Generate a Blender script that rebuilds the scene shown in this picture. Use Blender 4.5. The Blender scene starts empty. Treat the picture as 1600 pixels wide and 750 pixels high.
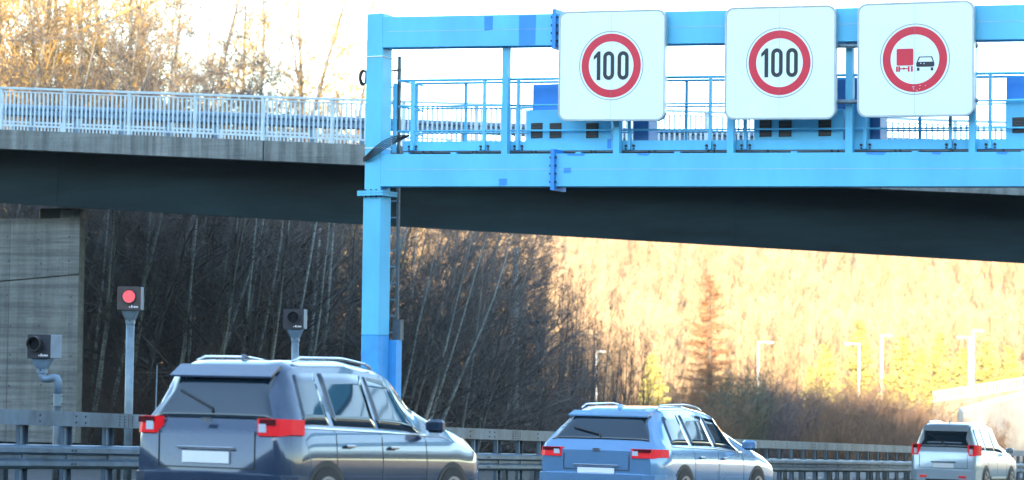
import bpy, math, random
from mathutils import Vector, Matrix
import numpy as np
SC = bpy.context.scene
COL = SC.collection
R = math.radians
# ------------------------------------------------------------------ camera
F = 3600.0                                   # focal length in pixels of the 1600 px wide photograph
pitch = math.atan((545 - 375) / F); roll = math.atan(0.012)
fwd = Vector((0, math.cos(pitch), math.sin(pitch)))
right0 = Vector((1, 0, 0)); up0 = right0.cross(fwd)
rgt = right0 * math.cos(roll) + up0 * math.sin(roll)
upv = up0 * math.cos(roll) - right0 * math.sin(roll)
cam = bpy.data.cameras.new('camera'); camo = bpy.data.objects.new('camera', cam); COL.objects.link(camo)
m = Matrix((rgt, upv, -fwd)).transposed().to_4x4(); camo.matrix_world = m
cam.sensor_width = 36; cam.lens = F / 1600 * 36; cam.clip_start = 0.3; cam.clip_end = 4000
SC.camera = camo
cam.dof.use_dof = True; cam.dof.focus_distance = 35.0; cam.dof.aperture_fstop = 1.9
# ------------------------------------------------------------------ light
SUN_EL = 9.0; SUN_AZ = 189.0        # azimuth of the sun, clockwise from +Y: low behind the camera
w = bpy.data.worlds.new('World'); SC.world = w; w.use_nodes = True
nt = w.node_tree; bg = nt.nodes['Background']
sky = nt.nodes.new('ShaderNodeTexSky'); sky.sky_type = 'NISHITA'; sky.sun_disc = False
sky.sun_elevation = R(SUN_EL); sky.sun_rotation = R(SUN_AZ); sky.dust_density = 0.3; sky.air_density = 1.0; sky.ozone_density = 1.6
nt.links.new(sky.outputs[0], bg.inputs[0]); bg.inputs[1].default_value = 0.15
sl = bpy.data.lights.new('sun', 'SUN'); sl.energy = 3.1; sl.angle = R(0.5); sl.color = (1.0, 0.78, 0.50)
so = bpy.data.objects.new('sun', sl); COL.objects.link(so)
az = R(SUN_AZ); el = R(SUN_EL)
sdir = Vector((math.sin(az) * math.cos(el), math.cos(az) * math.cos(el), math.sin(el)))   # towards the sun
so.rotation_euler = sdir.to_track_quat('Z', 'Y').to_euler(); so.location = (0, -30, 60)
SC.view_settings.view_transform = 'Standard'; SC.view_settings.look = 'None'
SC.view_settings.exposure = 3.25; SC.view_settings.gamma = 1.0
SC.render.engine = 'CYCLES'
SC.cycles.use_denoising = True
SC.cycles.max_bounces = 6; SC.cycles.diffuse_bounces = 3; SC.cycles.glossy_bounces = 3
SC.cycles.volume_bounces = 0; SC.cycles.caustics_reflective = False; SC.cycles.caustics_refractive = False

# ------------------------------------------------------------------ measuring helpers
def ray(px, py): return fwd + rgt * ((px - 800) / F) - upv * ((py - 375) / F)
def at(px, py, Y):
    r = ray(px, py); return r * (Y / r.y)
A = R(25.5)
D = Vector((math.sin(A), math.cos(A), 0))          # along the motorway, away from the camera
U = Vector((math.cos(A), -math.sin(A), 0))         # across it, to the right
Z = Vector((0, 0, 1))
def road_z(s):
    return -0.976 - 0.044 * s if s < 150 else -7.576 - 0.02 * (s - 150)
def RP(lat, s, h=0.0): return U * lat + D * s + Z * (road_z(s) + h)
def hit(px, py, P0, n):
    r = ray(px, py); return r * (P0.dot(n) / r.dot(n))

# ------------------------------------------------------------------ object helpers
ORG = {}
def tag(o, label=None, cat=None, group=None, kind=None):
    if label: o['label'] = label
    if cat: o['category'] = cat
    if group: o['group'] = group
    if kind: o['kind'] = kind
    return o
def thing(name, loc, label, cat, group=None):
    o = bpy.data.objects.new(name, None); COL.objects.link(o); o.location = loc; o.empty_display_size = .3
    ORG[o.name] = Vector(loc); return tag(o, label, cat, group)
class MB:
    def __init__(s): s.v = []; s.f = []; s.m = []; s.mi = 0
    def add(s, vs, fs):
        b = len(s.v); s.v += [tuple(p) for p in vs]
        for f in fs: s.f.append(tuple(b + i for i in f)); s.m.append(s.mi)
    def box8(s, c):   # c: 4 bottom (ccw), 4 top
        s.add(c, [(3, 2, 1, 0), (4, 5, 6, 7), (0, 1, 5, 4), (1, 2, 6, 5), (2, 3, 7, 6), (3, 0, 4, 7)])
    def box(s, o, x, y, z, a, b, bev=0):
        """box in frame o + x,y,z from corner a to corner b"""
        if bev > 0:
            (x0, y0, z0), (x1, y1, z1) = a, b
            pts = []
            for zz, k in ((z0, bev), (z0 + bev, 0), (z1 - bev, 0), (z1, bev)):
                e = bev
                ring = [(x0 + k + e, y0 + k), (x1 - k - e, y0 + k), (x1 - k, y0 + k + e), (x1 - k, y1 - k - e), (x1 - k - e, y1 - k), (x0 + k + e, y1 - k), (x0 + k, y1 - k - e), (x0 + k, y0 + k + e)]
                pts += [o + x * p + y * q + z * zz for p, q in ring]
            fs = [tuple(reversed(range(8))), tuple(range(24, 32))]
            for l in range(3):
                for i in range(8): fs.append((l * 8 + i, l * 8 + (i + 1) % 8, l * 8 + 8 + (i + 1) % 8, l * 8 + 8 + i))
            s.add(pts, fs); return
        c = [o + x * p + y * q + z * r for r in (a[2], b[2]) for p, q in ((a[0], a[1]), (b[0], a[1]), (b[0], b[1]), (a[0], b[1]))]
        s.box8(c)
    def prism(s, pts, d):      # polygon (list of Vectors) extruded by vector d
        n = len(pts); vs = list(pts) + [p + d for p in pts]
        s.add(vs, [tuple(range(n)), tuple(reversed(range(n, 2 * n)))] + [(i, i + n, (i + 1) % n + n, (i + 1) % n) for i in range(n)])
    def ring(s, outer, inner, d):
        n = len(outer); vs = list(outer) + list(inner) + [p + d for p in outer] + [p + d for p in inner]
        fs = []
        for i in range(n):
            j = (i + 1) % n
            fs += [(i, j, n + j, n + i), (2 * n + i, 3 * n + i, 3 * n + j, 2 * n + j), (i, 2 * n + i, 2 * n + j, j), (n + i, n + j, 3 * n + j, 3 * n + i)]
        s.add(vs, fs)
    def tube(s, pts, rad, sides=6, cap=True):
        n = len(pts); rs = rad if hasattr(rad, '__len__') else [rad] * n
        vs = []
        for i in range(n):
            t = (pts[min(i + 1, n - 1)] - pts[max(i - 1, 0)])
            if t.length < 1e-9: t = Z.copy()
            t.normalize(); a = t.cross(Z)
            if a.length < .05: a = t.cross(Vector((1, 0, 0)))
            a.normalize(); b = t.cross(a)
            for k in range(sides):
                q = 2 * math.pi * k / sides
                vs.append(pts[i] + (a * math.cos(q) + b * math.sin(q)) * rs[i])
        fs = []
        for i in range(n - 1):
            for k in range(sides):
                k2 = (k + 1) % sides
                fs.append((i * sides + k, (i + 1) * sides + k, (i + 1) * sides + k2, i * sides + k2))
        if cap: fs += [tuple(range(sides)), tuple(reversed(range((n - 1) * sides, n * sides)))]
        s.add(vs, fs)
    def build(s, name, mats, parent=None, smooth=False):
        root = ORG.get(parent.name, Vector((0, 0, 0))) if parent else Vector((0, 0, 0))
        me = bpy.data.meshes.new(name)
        me.from_pydata([(p[0] - root.x, p[1] - root.y, p[2] - root.z) for p in s.v], [], s.f)
        mats = mats if isinstance(mats, (list, tuple)) else [mats]
        for mt in mats: me.materials.append(mt)
        if len(mats) > 1: me.polygons.foreach_set('material_index', s.m)
        if smooth: me.polygons.foreach_set('use_smooth', [True] * len(me.polygons))
        me.update()
        o = bpy.data.objects.new(name, me); COL.objects.link(o)
        if parent: o.parent = parent
        ORG[o.name] = root
        return o
def copy_tree(o, parent=None):
    c = o.copy(); COL.objects.link(c)
    if parent: c.parent = parent
    for ch in [k for k in o.children]: copy_tree(ch, c)
    return c

# ------------------------------------------------------------------ materials
MT = {}
def mat(name, col, rough=.6, metal=0, var=.12, scale=3.0, bump=0, streak=None, col2=None, emit=None, spec=.5, coat=0):
    mt = bpy.data.materials.new(name); mt.use_nodes = True; n = mt.node_tree.nodes; l = mt.node_tree.links
    b = n['Principled BSDF']; b.inputs['Roughness'].default_value = rough; b.inputs['Metallic'].default_value = metal
    b.inputs['Specular IOR Level'].default_value = spec
    if coat: b.inputs['Coat Weight'].default_value = coat; b.inputs['Coat Roughness'].default_value = .05
    tc = n.new('ShaderNodeTexCoord'); mp = n.new('ShaderNodeMapping'); l.new(tc.outputs['Object'], mp.inputs[0])
    if streak: mp.inputs['Scale'].default_value = streak
    no = n.new('ShaderNodeTexNoise'); no.inputs['Scale'].default_value = scale; no.inputs['Detail'].default_value = 6; no.inputs['Roughness'].default_value = .65
    l.new(mp.outputs[0], no.inputs['Vector'])
    cr = n.new('ShaderNodeValToRGB'); l.new(no.outputs['Fac'], cr.inputs[0])
    c2 = col2 if col2 else tuple(c * (1 - var * 2) for c in col)
    cr.color_ramp.elements[0].position = .32; cr.color_ramp.elements[0].color = (*c2, 1)
    cr.color_ramp.elements[1].position = .66; cr.color_ramp.elements[1].color = (*[min(1, c * (1 + var * .5)) for c in col], 1)
    l.new(cr.outputs[0], b.inputs['Base Color'])
    if bump:
        bp = n.new('ShaderNodeBump'); bp.inputs['Strength'].default_value = bump; bp.inputs['Distance'].default_value = .05
        l.new(no.outputs['Fac'], bp.inputs['Height']); l.new(bp.outputs[0], b.inputs['Normal'])
    if emit:
        b.inputs['Emission Color'].default_value = (*emit[:3], 1); b.inputs['Emission Strength'].default_value = emit[3]
    MT[name] = mt; return mt
mat('gantry_blue', (.11, .50, .74), .55, var=.09, scale=1.0, streak=(1, 1, .35))
mat('touch_up_blue', (.03, .25, .68), .5, var=.06)
mat('cabinet_blue', (.035, .17, .42), .5, var=.08)
mat('column_base_blue', (.05, .33, .70), .5, var=.08)
mat('dark_vent', (.018, .02, .024), .6, var=.2, scale=30)
mat('galvanized', (.17, .23, .265), .45, metal=.35, var=.16, scale=5)
mat('galvanized_dark', (.09, .11, .125), .5, metal=.3, var=.2, scale=6)
mat('barrier_steel', (.10, .15, .205), .42, metal=.3, var=.25, scale=2.5, streak=(1, 1, .5))
mat('railing_paint', (.42, .54, .60), .5, var=.12, scale=4)
mat('deck_rail_steel', (.17, .26, .35), .45, metal=.3, var=.15)
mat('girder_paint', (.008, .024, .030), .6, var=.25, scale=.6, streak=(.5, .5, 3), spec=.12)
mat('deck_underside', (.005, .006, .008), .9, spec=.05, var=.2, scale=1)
mat('rubber', (.012, .012, .013), .7, var=.2, scale=20)
mat('asphalt', (.05, .053, .058), .85, spec=.2, var=.15, scale=6, bump=.1)
mat('line_paint', (.7, .7, .7), .6, var=.1, scale=8)
mat('sign_face', (.74, .86, .82), .35, var=.02, scale=1, coat=.2)
mat('sign_edge', (.42, .47, .48), .4, metal=.4, var=.1)
mat('sign_red', (.62, .014, .040), .35, var=.04, scale=6)
mat('sign_black', (.012, .014, .02), .4, var=.1, scale=10)
mat('sign_grey', (.18, .2, .21), .4, var=.1)
mat('box_black', (.016, .020, .030), .45, var=.15, scale=8)
mat('box_brown', (.055, .042, .04), .5, var=.15, scale=8)
mat('box_side', (.13, .20, .27), .5, var=.12, scale=6)  # paler than the fronts: skylight on the sides is put into the colour
mat('lens_dark', (.008, .009, .012), .12, var=.05)
mat('lens_red', (.7, .10, .12), .25, var=.15, scale=20, emit=(1.0, .13, .15, .07))
mat('white_mark', (.8, .8, .8), .5, var=.02)
mat('birch_bark', (.40, .45, .43), .8, var=.25, scale=6, streak=(1, 1, 4), col2=(.10, .10, .095))
mat('grey_bark', (.17, .165, .15), .85, var=.25, scale=6, streak=(1, 1, .3), col2=(.07, .065, .06))
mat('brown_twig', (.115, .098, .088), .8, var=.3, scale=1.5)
mat('shaded_sapling_twig', (.05, .04, .038), .85, var=.2, scale=1.5)  # darker than the other twigs: the saplings' shade is put into the colour
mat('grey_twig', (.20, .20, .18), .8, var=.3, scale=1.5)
mat('sunlit_twig', (.42, .27, .09), .8, var=.25, scale=1.5)  # gold of the low sunlight is put into this twig colour
mat('olive_twig', (.10, .10, .055), .8, var=.3, scale=1.5)
mat('larch_needles', (.43, .215, .10), .85, var=.3, scale=3)
mat('yellow_needles', (.40, .35, .09), .85, var=.35, scale=1.2, col2=(.13, .14, .05))
mat('hill_twig', (.31, .215, .135), .85, var=.1, scale=.03, col2=(.30, .21, .115))
mat('hill_trunk', (.24, .19, .13), .85, var=.3, scale=.3)
mat('leaf_litter', (.085, .062, .042), .95, var=.35, scale=1.2, bump=.4, col2=(.035, .03, .022))
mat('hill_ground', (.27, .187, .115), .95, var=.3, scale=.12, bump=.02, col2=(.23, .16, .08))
mat('verge_grass', (.055, .065, .028), .95, var=.35, scale=3, col2=(.045, .032, .02))
mat('pale_concrete', (.36, .34, .30), .8, var=.12, scale=1)
mat('verge_sand', (.34, .27, .17), .9, var=.3, scale=1.5)
mat('lamp_paint', (.55, .56, .56), .5, var=.05)
mat('glass_dark', (.010, .022, .034), .04, var=.05, spec=.8)
mat('chrome', (.6, .62, .65), .15, metal=1, var=.05)
mat('tail_red', (.30, .004, .008), .4, var=.05, spec=.2, emit=(1, .01, .02, .045))
mat('tail_dark', (.09, .004, .008), .2, var=.1)
mat('clear_lens', (.5, .55, .6), .1, var=.05)
mat('plate_white', (.75, .76, .76), .5, var=.03)
mat('black_trim', (.012, .013, .015), .5, var=.1)
mat('rim_alloy', (.35, .37, .4), .3, metal=.8, var=.1)
mat('paint_slate', (.018, .038, .075), .25, metal=.25, var=.03, coat=1)
mat('paint_azure', (.12, .25, .42), .26, metal=.35, var=.03, coat=1)
mat('paint_silver', (.42, .50, .56), .28, metal=.4, var=.03, coat=1)
def concrete(name, base, dark):
    mt = bpy.data.materials.new(name); mt.use_nodes = True; n = mt.node_tree.nodes; l = mt.node_tree.links
    b = n['Principled BSDF']; b.inputs['Roughness'].default_value = .85
    tc = n.new('ShaderNodeTexCoord')
    def noise(sc, scale, det=6):
        mp = n.new('ShaderNodeMapping'); mp.inputs['Scale'].default_value = sc; l.new(tc.outputs['Object'], mp.inputs[0])
        no = n.new('ShaderNodeTexNoise'); no.inputs['Scale'].default_value = scale; no.inputs['Detail'].default_value = det; no.inputs['Roughness'].default_value = .7
        l.new(mp.outputs[0], no.inputs['Vector']); return no.outputs['Fac']
    def mix(a, c, fac, t='MULTIPLY'):
        x = n.new('ShaderNodeMix'); x.data_type = 'RGBA'; x.blend_type = t; x.inputs[0].default_value = fac
        l.new(a, x.inputs[6]); l.new(c, x.inputs[7]); return x.outputs[2]
    def ramp(f, p0, c0, p1, c1):
        r = n.new('ShaderNodeValToRGB'); l.new(f, r.inputs[0]); e = r.color_ramp.elements
        e[0].position = p0; e[0].color = (*c0, 1); e[1].position = p1; e[1].color = (*c1, 1); return r.outputs[0]
    big = ramp(noise((1, 1, 1), 1.1), .3, dark, .7, base)
    board = ramp(noise((.12, .12, 3.2), 2.2, 8), .38, (.42, .42, .42), .58, (1, 1, 1))     # horizontal board marks
    run = ramp(noise((2.6, 2.6, .12), 1.6, 4), .42, (.45, .45, .44), .58, (1, 1, 1))        # rain streaks
    pit = ramp(noise((1, 1, 1), 14, 3), .30, (.45, .45, .45), .42, (1, 1, 1))
    c = mix(big, board, .75 if name == 'cast_concrete' else .25); c = mix(c, run, .8 if name != 'cast_concrete' else .4); c = mix(c, pit, .6)
    l.new(c, b.inputs['Base Color'])
    bp = n.new('ShaderNodeBump'); bp.inputs['Strength'].default_value = .35; bp.inputs['Distance'].default_value = .03
    l.new(board, bp.inputs['Height']); l.new(bp.outputs[0], b.inputs['Normal'])
    MT[name] = mt
concrete('cast_concrete', (.185, .20, .19), (.11, .125, .12))
concrete('edge_concrete', (.21, .235, .225), (.12, .14, .14))

# ================================================================== SETTING: ground
def smooth(x, a, b):
    t = np.clip((x - a) / (b - a), 0, 1); return t * t * (3 - 2 * t)
def ground_z(X, Y):
    X = np.asarray(X, float); Y = np.asarray(Y, float)
    lat = X * U.x + Y * U.y; s = X * D.x + Y * D.y
    p = np.where(s < 150, -0.976 - 0.044 * s, -7.576 - 0.02 * (s - 150)); p = np.where(s > 330, -11.2, p)
    z = p - .02
    bank = smooth(-lat, 37.5, 52) * 2.2 * (1 - smooth(s, 80, 130))           # wooded bank on the far side
    z = z + bank
    hill = smooth(Y, 225, 520) * 40 + smooth(Y, 380, 900) * 10
    hill *= .82 + .18 * np.sin(X * .012 + 1.3) + .05 * np.sin(X * .05)
    z = z + hill
    back = smooth(-Y, 26, 92) * 32 + smooth(-Y, 26, 60) * .6 * np.sin(X * .11)   # unseen ridge behind the photographer, shaped to shade the foreground
    z = z + back
    z = z - smooth(lat, 3, 9) * 1.5 * (1 - smooth(-Y, 10, 40)) + .12 * np.sin(X * .9) * np.sin(Y * .7) * smooth(-lat, 37, 44)
    return z
def gz(x, y): return float(ground_z(x, y))
def grid(xs, ys, name, mt):
    X, Y = np.meshgrid(xs, ys); Zg = ground_z(X, Y); nx, ny = len(xs), len(ys)
    v = np.stack([X.ravel(), Y.ravel(), Zg.ravel()], 1)
    f = [(j * nx + i, j * nx + i + 1, (j + 1) * nx + i + 1, (j + 1) * nx + i) for j in range(ny - 1) for i in range(nx - 1)]
    mb = MB(); mb.v = [tuple(p) for p in v]; mb.f = f; mb.m = [0] * len(f)
    o = mb.build(name, mt, smooth=True); return o
xs = np.concatenate([np.linspace(-900, -130, 18), np.linspace(-120, 120, 121), np.linspace(130, 900, 18)])
ys = np.concatenate([np.linspace(-300, -42, 26), np.linspace(-40, 200, 121), np.linspace(205, 1500, 80)])
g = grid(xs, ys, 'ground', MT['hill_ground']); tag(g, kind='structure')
# ground colour: leaf litter near, pale sunlit grass on the hill
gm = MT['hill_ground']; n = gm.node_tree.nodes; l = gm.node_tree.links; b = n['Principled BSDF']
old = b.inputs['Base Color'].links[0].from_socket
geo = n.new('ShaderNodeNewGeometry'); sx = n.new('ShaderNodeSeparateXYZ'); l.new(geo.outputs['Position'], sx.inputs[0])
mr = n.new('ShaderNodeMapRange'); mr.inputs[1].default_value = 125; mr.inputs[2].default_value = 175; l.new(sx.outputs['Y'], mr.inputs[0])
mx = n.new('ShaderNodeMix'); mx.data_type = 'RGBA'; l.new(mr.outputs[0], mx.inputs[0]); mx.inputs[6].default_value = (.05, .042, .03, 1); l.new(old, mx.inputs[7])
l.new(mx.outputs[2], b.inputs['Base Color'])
def strip(name, lat0, lat1, s0, s1, h, mt, n=60):
    mb = MB(); vs = []; fs = []
    for i in range(n + 1):
        s = s0 + (s1 - s0) * i / n
        vs += [RP(lat0, s, h), RP(lat1, s, h)]
        if i: fs.append((2 * i - 2, 2 * i - 1, 2 * i + 1, 2 * i))
    mb.add(vs, fs); return tag(mb.build(name, mt), kind='structure')
strip('road', -17.0, -3.0, -20, 320, .02, MT['asphalt'])
strip('road', -36.0, -20.5, -20, 320, .02, MT['asphalt'])
strip('median', -20.4, -17.1, -20, 320, .03, MT['verge_grass'])
for lat, dash in ((-16.4, 0), (-13.7, 1), (-10.0, 1), (-6.0, 0), (-21.2, 0), (-24.8, 1), (-35.0, 0)):
    mb = MB(); s = -15
    if dash:
        while s < 300:
            c = [RP(lat - .075, s, .026), RP(lat + .075, s, .026), RP(lat + .075, s + 4, .026), RP(lat - .075, s + 4, .026)]
            mb.add(c, [(0, 1, 2, 3)]); s += 10
    else:
        mb.add([RP(lat - .1, -15, .026), RP(lat + .1, -15, .026), RP(lat + .1, 150, .026), RP(lat - .1, 150, .026)], [(0, 1, 2, 3)])
    tag(mb.build('lane_marking', MT['line_paint']), kind='structure')

# ================================================================== BRIDGE
BO = at(0, 134, 58.0); BO.z = 0
BU = Vector((.9326, -.361, 0)); BN = Vector((.361, .9326, 0))      # along, and away from the camera
def B(px, py, back=0.0):          # measured on the bridge's near face (or a plane behind it): distance along, height
    p = hit(px, py, BO + BN * back, BN); return (p - BO).dot(BU), p.z
def line(p, q, back=0):
    (t0, z0), (t1, z1) = B(*p, back), B(*q, back)
    return lambda t: z0 + (z1 - z0) * (t - t0) / (t1 - t0)
Lrail = line((0, 134), (570, 155)); Lcon_t = line((0, 202), (568, 226)); Lcon_b = line((0, 232), (568, 258))
# keep the three edges parallel: one shared slope
slope = (Lcon_b(25) - Lcon_b(0)) / 25
zr, zt, zb = Lrail(5), Lcon_t(5), Lcon_b(5)
print('bridge', slope, zr, zt, zb)
DK = lambda t: zt + slope * (t - 5)
T0, T1 = -30.0, 75.0
def bslab(mb, t0, t1, za, zb_, n0, n1, z2a=None, z2b=None):
    """sloping bar: za/zb_ functions of t for bottom/top; back edge may sit at its own heights"""
    c = []
    for fn, fn2 in ((za, z2a or za), (zb_, z2b or zb_)):
        c += [BO + BU * t0 + BN * n0 + Z * fn(t0), BO + BU * t1 + BN * n0 + Z * fn(t1), BO + BU * t1 + BN * n1 + Z * fn2(t1), BO + BU * t0 + BN * n1 + Z * fn2(t0)]
    mb.box8(c)
bridge = thing('bridge', BO + Z * gz(BO.x, BO.y), 'steel girder road bridge with weathered concrete edge beam crossing over the motorway', 'bridge')
mb = MB()
conh = zt - zb
tt = T0
while tt < T1:                       # cast in bays with thin joints
    bslab(mb, tt, tt + 7.46, lambda t: DK(t) - conh, lambda t: DK(t), 0, .34); tt += 7.5
mb.build('edge_beam', MT['edge_concrete'], bridge)
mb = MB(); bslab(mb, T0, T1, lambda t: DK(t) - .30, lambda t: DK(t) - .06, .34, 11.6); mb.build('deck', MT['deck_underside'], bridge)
mb = MB(); bslab(mb, T0, T1, lambda t: DK(t) - conh, DK, 11.6, 11.95); mb.build('edge_beam', MT['edge_concrete'], bridge)
WB = 1.5
tl, zl = B(128, 322, WB); tr, zr2 = B(1600, 408, WB)
GB = lambda t: zl + (zr2 - zl) * (t - tl) / (tr - tl)
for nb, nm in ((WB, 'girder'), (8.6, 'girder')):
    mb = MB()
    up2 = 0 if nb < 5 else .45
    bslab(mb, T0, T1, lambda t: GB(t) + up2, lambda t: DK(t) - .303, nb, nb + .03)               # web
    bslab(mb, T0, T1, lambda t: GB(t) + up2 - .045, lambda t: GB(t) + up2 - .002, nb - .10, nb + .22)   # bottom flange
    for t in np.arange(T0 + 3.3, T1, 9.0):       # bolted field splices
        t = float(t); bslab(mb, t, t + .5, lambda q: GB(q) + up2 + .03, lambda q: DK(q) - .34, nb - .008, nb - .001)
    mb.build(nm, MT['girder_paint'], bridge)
mb = MB()
for t in np.arange(T0 + 2, T1, 5.0):
    t = float(t); bslab(mb, t, t + .14, lambda q: DK(q) - .75, lambda q: DK(q) - .303, WB + .032, 8.598)
mb.build('cross_beam', MT['girder_paint'], bridge)
# pier with bearings
pl = B(-320, 400, 2.2)[0]; pr = B(125, 330, 2.2)[0]
ptop = min(B(0, 341, 2.2)[1], GB(pl) - .35)
mb = MB()
o = BO + BN * 2.2
c = []
base = -7.0
def slabp(mb, t0, t1, z0a, z0b, z1a, z1b, n0, n1):
    c = []
    for za_, zb_ in ((z0a, z0b), (z1a, z1b)):
        c += [BO + BU * t0 + BN * n0 + Z * za_, BO + BU * t1 + BN * n0 + Z * zb_, BO + BU * t1 + BN * n1 + Z * zb_, BO + BU * t0 + BN * n1 + Z * za_]
    mb.box8(c)
zj0, zj1 = B(0, 440, 2.2)[1], B(125, 429, 2.2)[1]
dj = (zj1 - zj0) / (B(125, 429, 2.2)[0] - B(0, 440, 2.2)[0])
zjl = zj0 + dj * (pl - B(0, 440, 2.2)[0])
def slant(mb, t0, t1, z0a, z0b, z1a, z1b, n0, n1, k=.56):      # the pier's flank tapers back
    c = []
    for za_, zb_ in ((z0a, z0b), (z1a, z1b)):
        c += [BO + BU * t0 + BN * n0 + Z * za_, BO + BU * t1 + BN * n0 + Z * zb_, BO + BU * (t1 - k * (n1 - n0)) + BN * n1 + Z * zb_, BO + BU * t0 + BN * n1 + Z * za_]
    mb.box8(c)
slant(mb, pl, pr, base, base, zjl - .022, zj1 - .022, 2.2, 5.2)
slant(mb, pl, pr, zjl + .022, zj1 + .022, ptop, ptop - .02, 2.2, 5.2)
slant(mb, pl + .02, pr - .02, zjl - .03, zj1 - .03, zjl + .03, zj1 + .03, 2.26, 5.15)
mb.mi = 1
rq = random.Random(4)
for px_ in (14, 62, 108):
    for py_ in (372, 410, 462, 508, 556, 604, 650):
        p = hit(px_ + rq.uniform(-3, 3), py_ + rq.uniform(-3, 3), BO + BN * 2.2, BN); mb.tube([p - BN * .006, p + BN * .004], .025, 8)
for px_ in (15, -60):
    p = hit(px_, 400, BO + BN * 2.2, BN); mb.box(Vector((p.x, p.y, 0)), BU, BN, Z, (0, -.004, base), (.014, .002, ptop - .05))
pier = mb.build('pier', [MT['cast_concrete'], MT['black_trim']], bridge)
mb = MB(); q0 = B(85, 330, 2.2)[0]
slant(mb, q0 + .1, pr - .05, ptop - .02, ptop - .02, GB(pr) - .06, GB(pr) - .06, 2.32, 2.95)
mb.build('bearing_block', MT['cast_concrete'], bridge)
for q in (B(66, 330, 2.2)[0], B(-80, 330, 2.2)[0]):
    mb = MB(); mb.box(BO + BU * q + BN * 2.9 + Z * ptop, BU, BN, Z, (-.55, 0, -.0), (.55, .6, GB(q) - .05 - ptop), .03); mb.build('bearing', MT['black_trim'], bridge)

def railing(nback, label, far):
    loc = BO + BN * nback
    rr = thing('bridge_railing', loc, label, 'railing', 'bar railings along the bridge')
    h = (zr - zt)
    mb = MB(); bslab(mb, T0, T1, lambda t: DK(t) + h - .055, lambda t: DK(t) + h, nback - .05, nback + .05)
    mb.build('top_rail', MT['railing_paint'], rr)
    mb = MB(); bslab(mb, T0, T1, lambda t: DK(t) + h - .13, lambda t: DK(t) + h - .10, nback - .02, nback + .02)
    bslab(mb, T0, T1, lambda t: DK(t) + .10, lambda t: DK(t) + .135, nback - .02, nback + .02); mb.build('cross_rail', MT['railing_paint'], rr)
    tp = B(97, 170)[0]; pitch_ = (B(516, 180)[0] - tp) / 4; k0 = math.floor((T0 - tp) / pitch_) + 1
    bars = MB(); k = k0
    while tp + k * pitch_ < T1 - 1:
        t = tp + k * pitch_
        mb = MB(); bslab(mb, t - .04, t + .04, lambda q: DK(q) - .0, lambda q: DK(q) + h - .056, nback - .035, nback + .035); mb.build('post', MT['railing_paint'], rr)
        for j in range(1, 15):
            tj = t + j * pitch_ / 15
            bslab(bars, tj - .022, tj + .022, lambda q: DK(q) + .136, lambda q: DK(q) + h - .131, nback - .012, nback + .012)
        k += 1
    bars.build('bar_infill', MT['railing_paint'], rr)
railing(.12, 'pale blue bar railing along the near edge of the bridge deck', 0)
railing(11.75, 'pale bar railing on the far edge of the bridge deck, seen through the near one', 1)
def wbeam_profile(h=.31, d=.08):
    return [(0, 0), (-d * .55, .012), (-d, .045), (-d, .10), (-d * .15, .135), (-d * .15, h - .135), (-d, h - .10), (-d, h - .045), (-d * .55, h - .012), (0, h)]
def deck_guard(nback, label, face):
    gg = thing('bridge_guardrail', BO + BN * nback, label, 'guardrail', 'guardrails on the bridge deck')
    mb = MB(); pr_ = wbeam_profile()
    vs = []; 
    for t in (T0, T1):
        for (n_, z_) in pr_: vs.append(BO + BU * t + BN * (nback + n_ * face) + Z * (DK(t) + .42 + z_))
    n_ = len(pr_); mb.add(vs, [(i, i + 1, n_ + i + 1, n_ + i) for i in range(n_ - 1)])
    vs = [v + BN * .006 for v in [Vector(x) for x in vs]]; mb.add(vs, [(i + 1, i, n_ + i, n_ + i + 1) for i in range(n_ - 1)])
    mb.build('beam', MT['deck_rail_steel'], gg)
    t = B(45, 190, .9)[0] - 20
    while t < T1:
        mb = MB(); bslab(mb, t - .06, t + .06, lambda q: DK(q) - .05, lambda q: DK(q) + .70, nback + .02 * face, nback + .12 * face); mb.build('post', MT['deck_rail_steel'], gg); t += 1.333
deck_guard(1.0, 'steel guardrail on the bridge deck just behind the near railing', 1)
deck_guard(10.7, 'steel guardrail on the far side of the bridge deck', -1)

# ================================================================== GANTRY
GP = at(956, 104, 38.0); GS = GP.dot(D)
def G(px, py, v=0.0):      # point on the gantry's front plane (or v metres behind)
    return hit(px, py, D * (GS + v), D)
def gquad(mb, p0, p1, p2, p3, v0, v1, vb=None):
    """four corners given as (a,z) on the front plane: bl, br, tr, tl; extruded from v0 to v1"""
    fr = [U * a + Z * z + D * (GS + v0) for a, z in (p0, p1, p2, p3)]
    bk = [U * a + Z * z + D * (GS + v1) for a, z in (p0, p1, p2, p3)]
    mb.box8([fr[0], fr[1], bk[1], bk[0], fr[3], fr[2], bk[2], bk[3]])
def AZ(px, py, v=0):
    p = G(px, py, v); return p.dot(U), p.z
aC = AZ(585, 300)[0]
gbase = U * aC + D * (GS + .17) ; gbase = Vector((gbase.x, gbase.y, road_z(GS) + .03))
gantry = thing('sign_gantry', gbase, 'light blue steel sign gantry reaching over the lanes from a column in the median', 'gantry')
cl0, cl1 = AZ(569, 300)[0], AZ(594.5, 300)[0]
cw = cl1 - cl0; cx = (cl0 + cl1) / 2
ztopc = AZ(585, 21)[1]; zfl = AZ(585, 302)[1]; zpb = AZ(580, 524)[1]; zroad = road_z(GS)
def column(mb, z0, z1, e=0):
    mb.box(U * cx + D * GS, U, D, Z, (-cw / 2 - e, 0 - e, z0), (cw / 2 + e, .36 + e, z1), .012)
mb = MB(); column(mb, zfl + .045, ztopc); column(mb, zpb, zfl - .045, .012); mb.build('column', MT['gantry_blue'], gantry)
mb = MB(); column(mb, zroad - .3, zpb - .001, .012); mb.build('column_base', MT['column_base_blue'], gantry)
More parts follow.
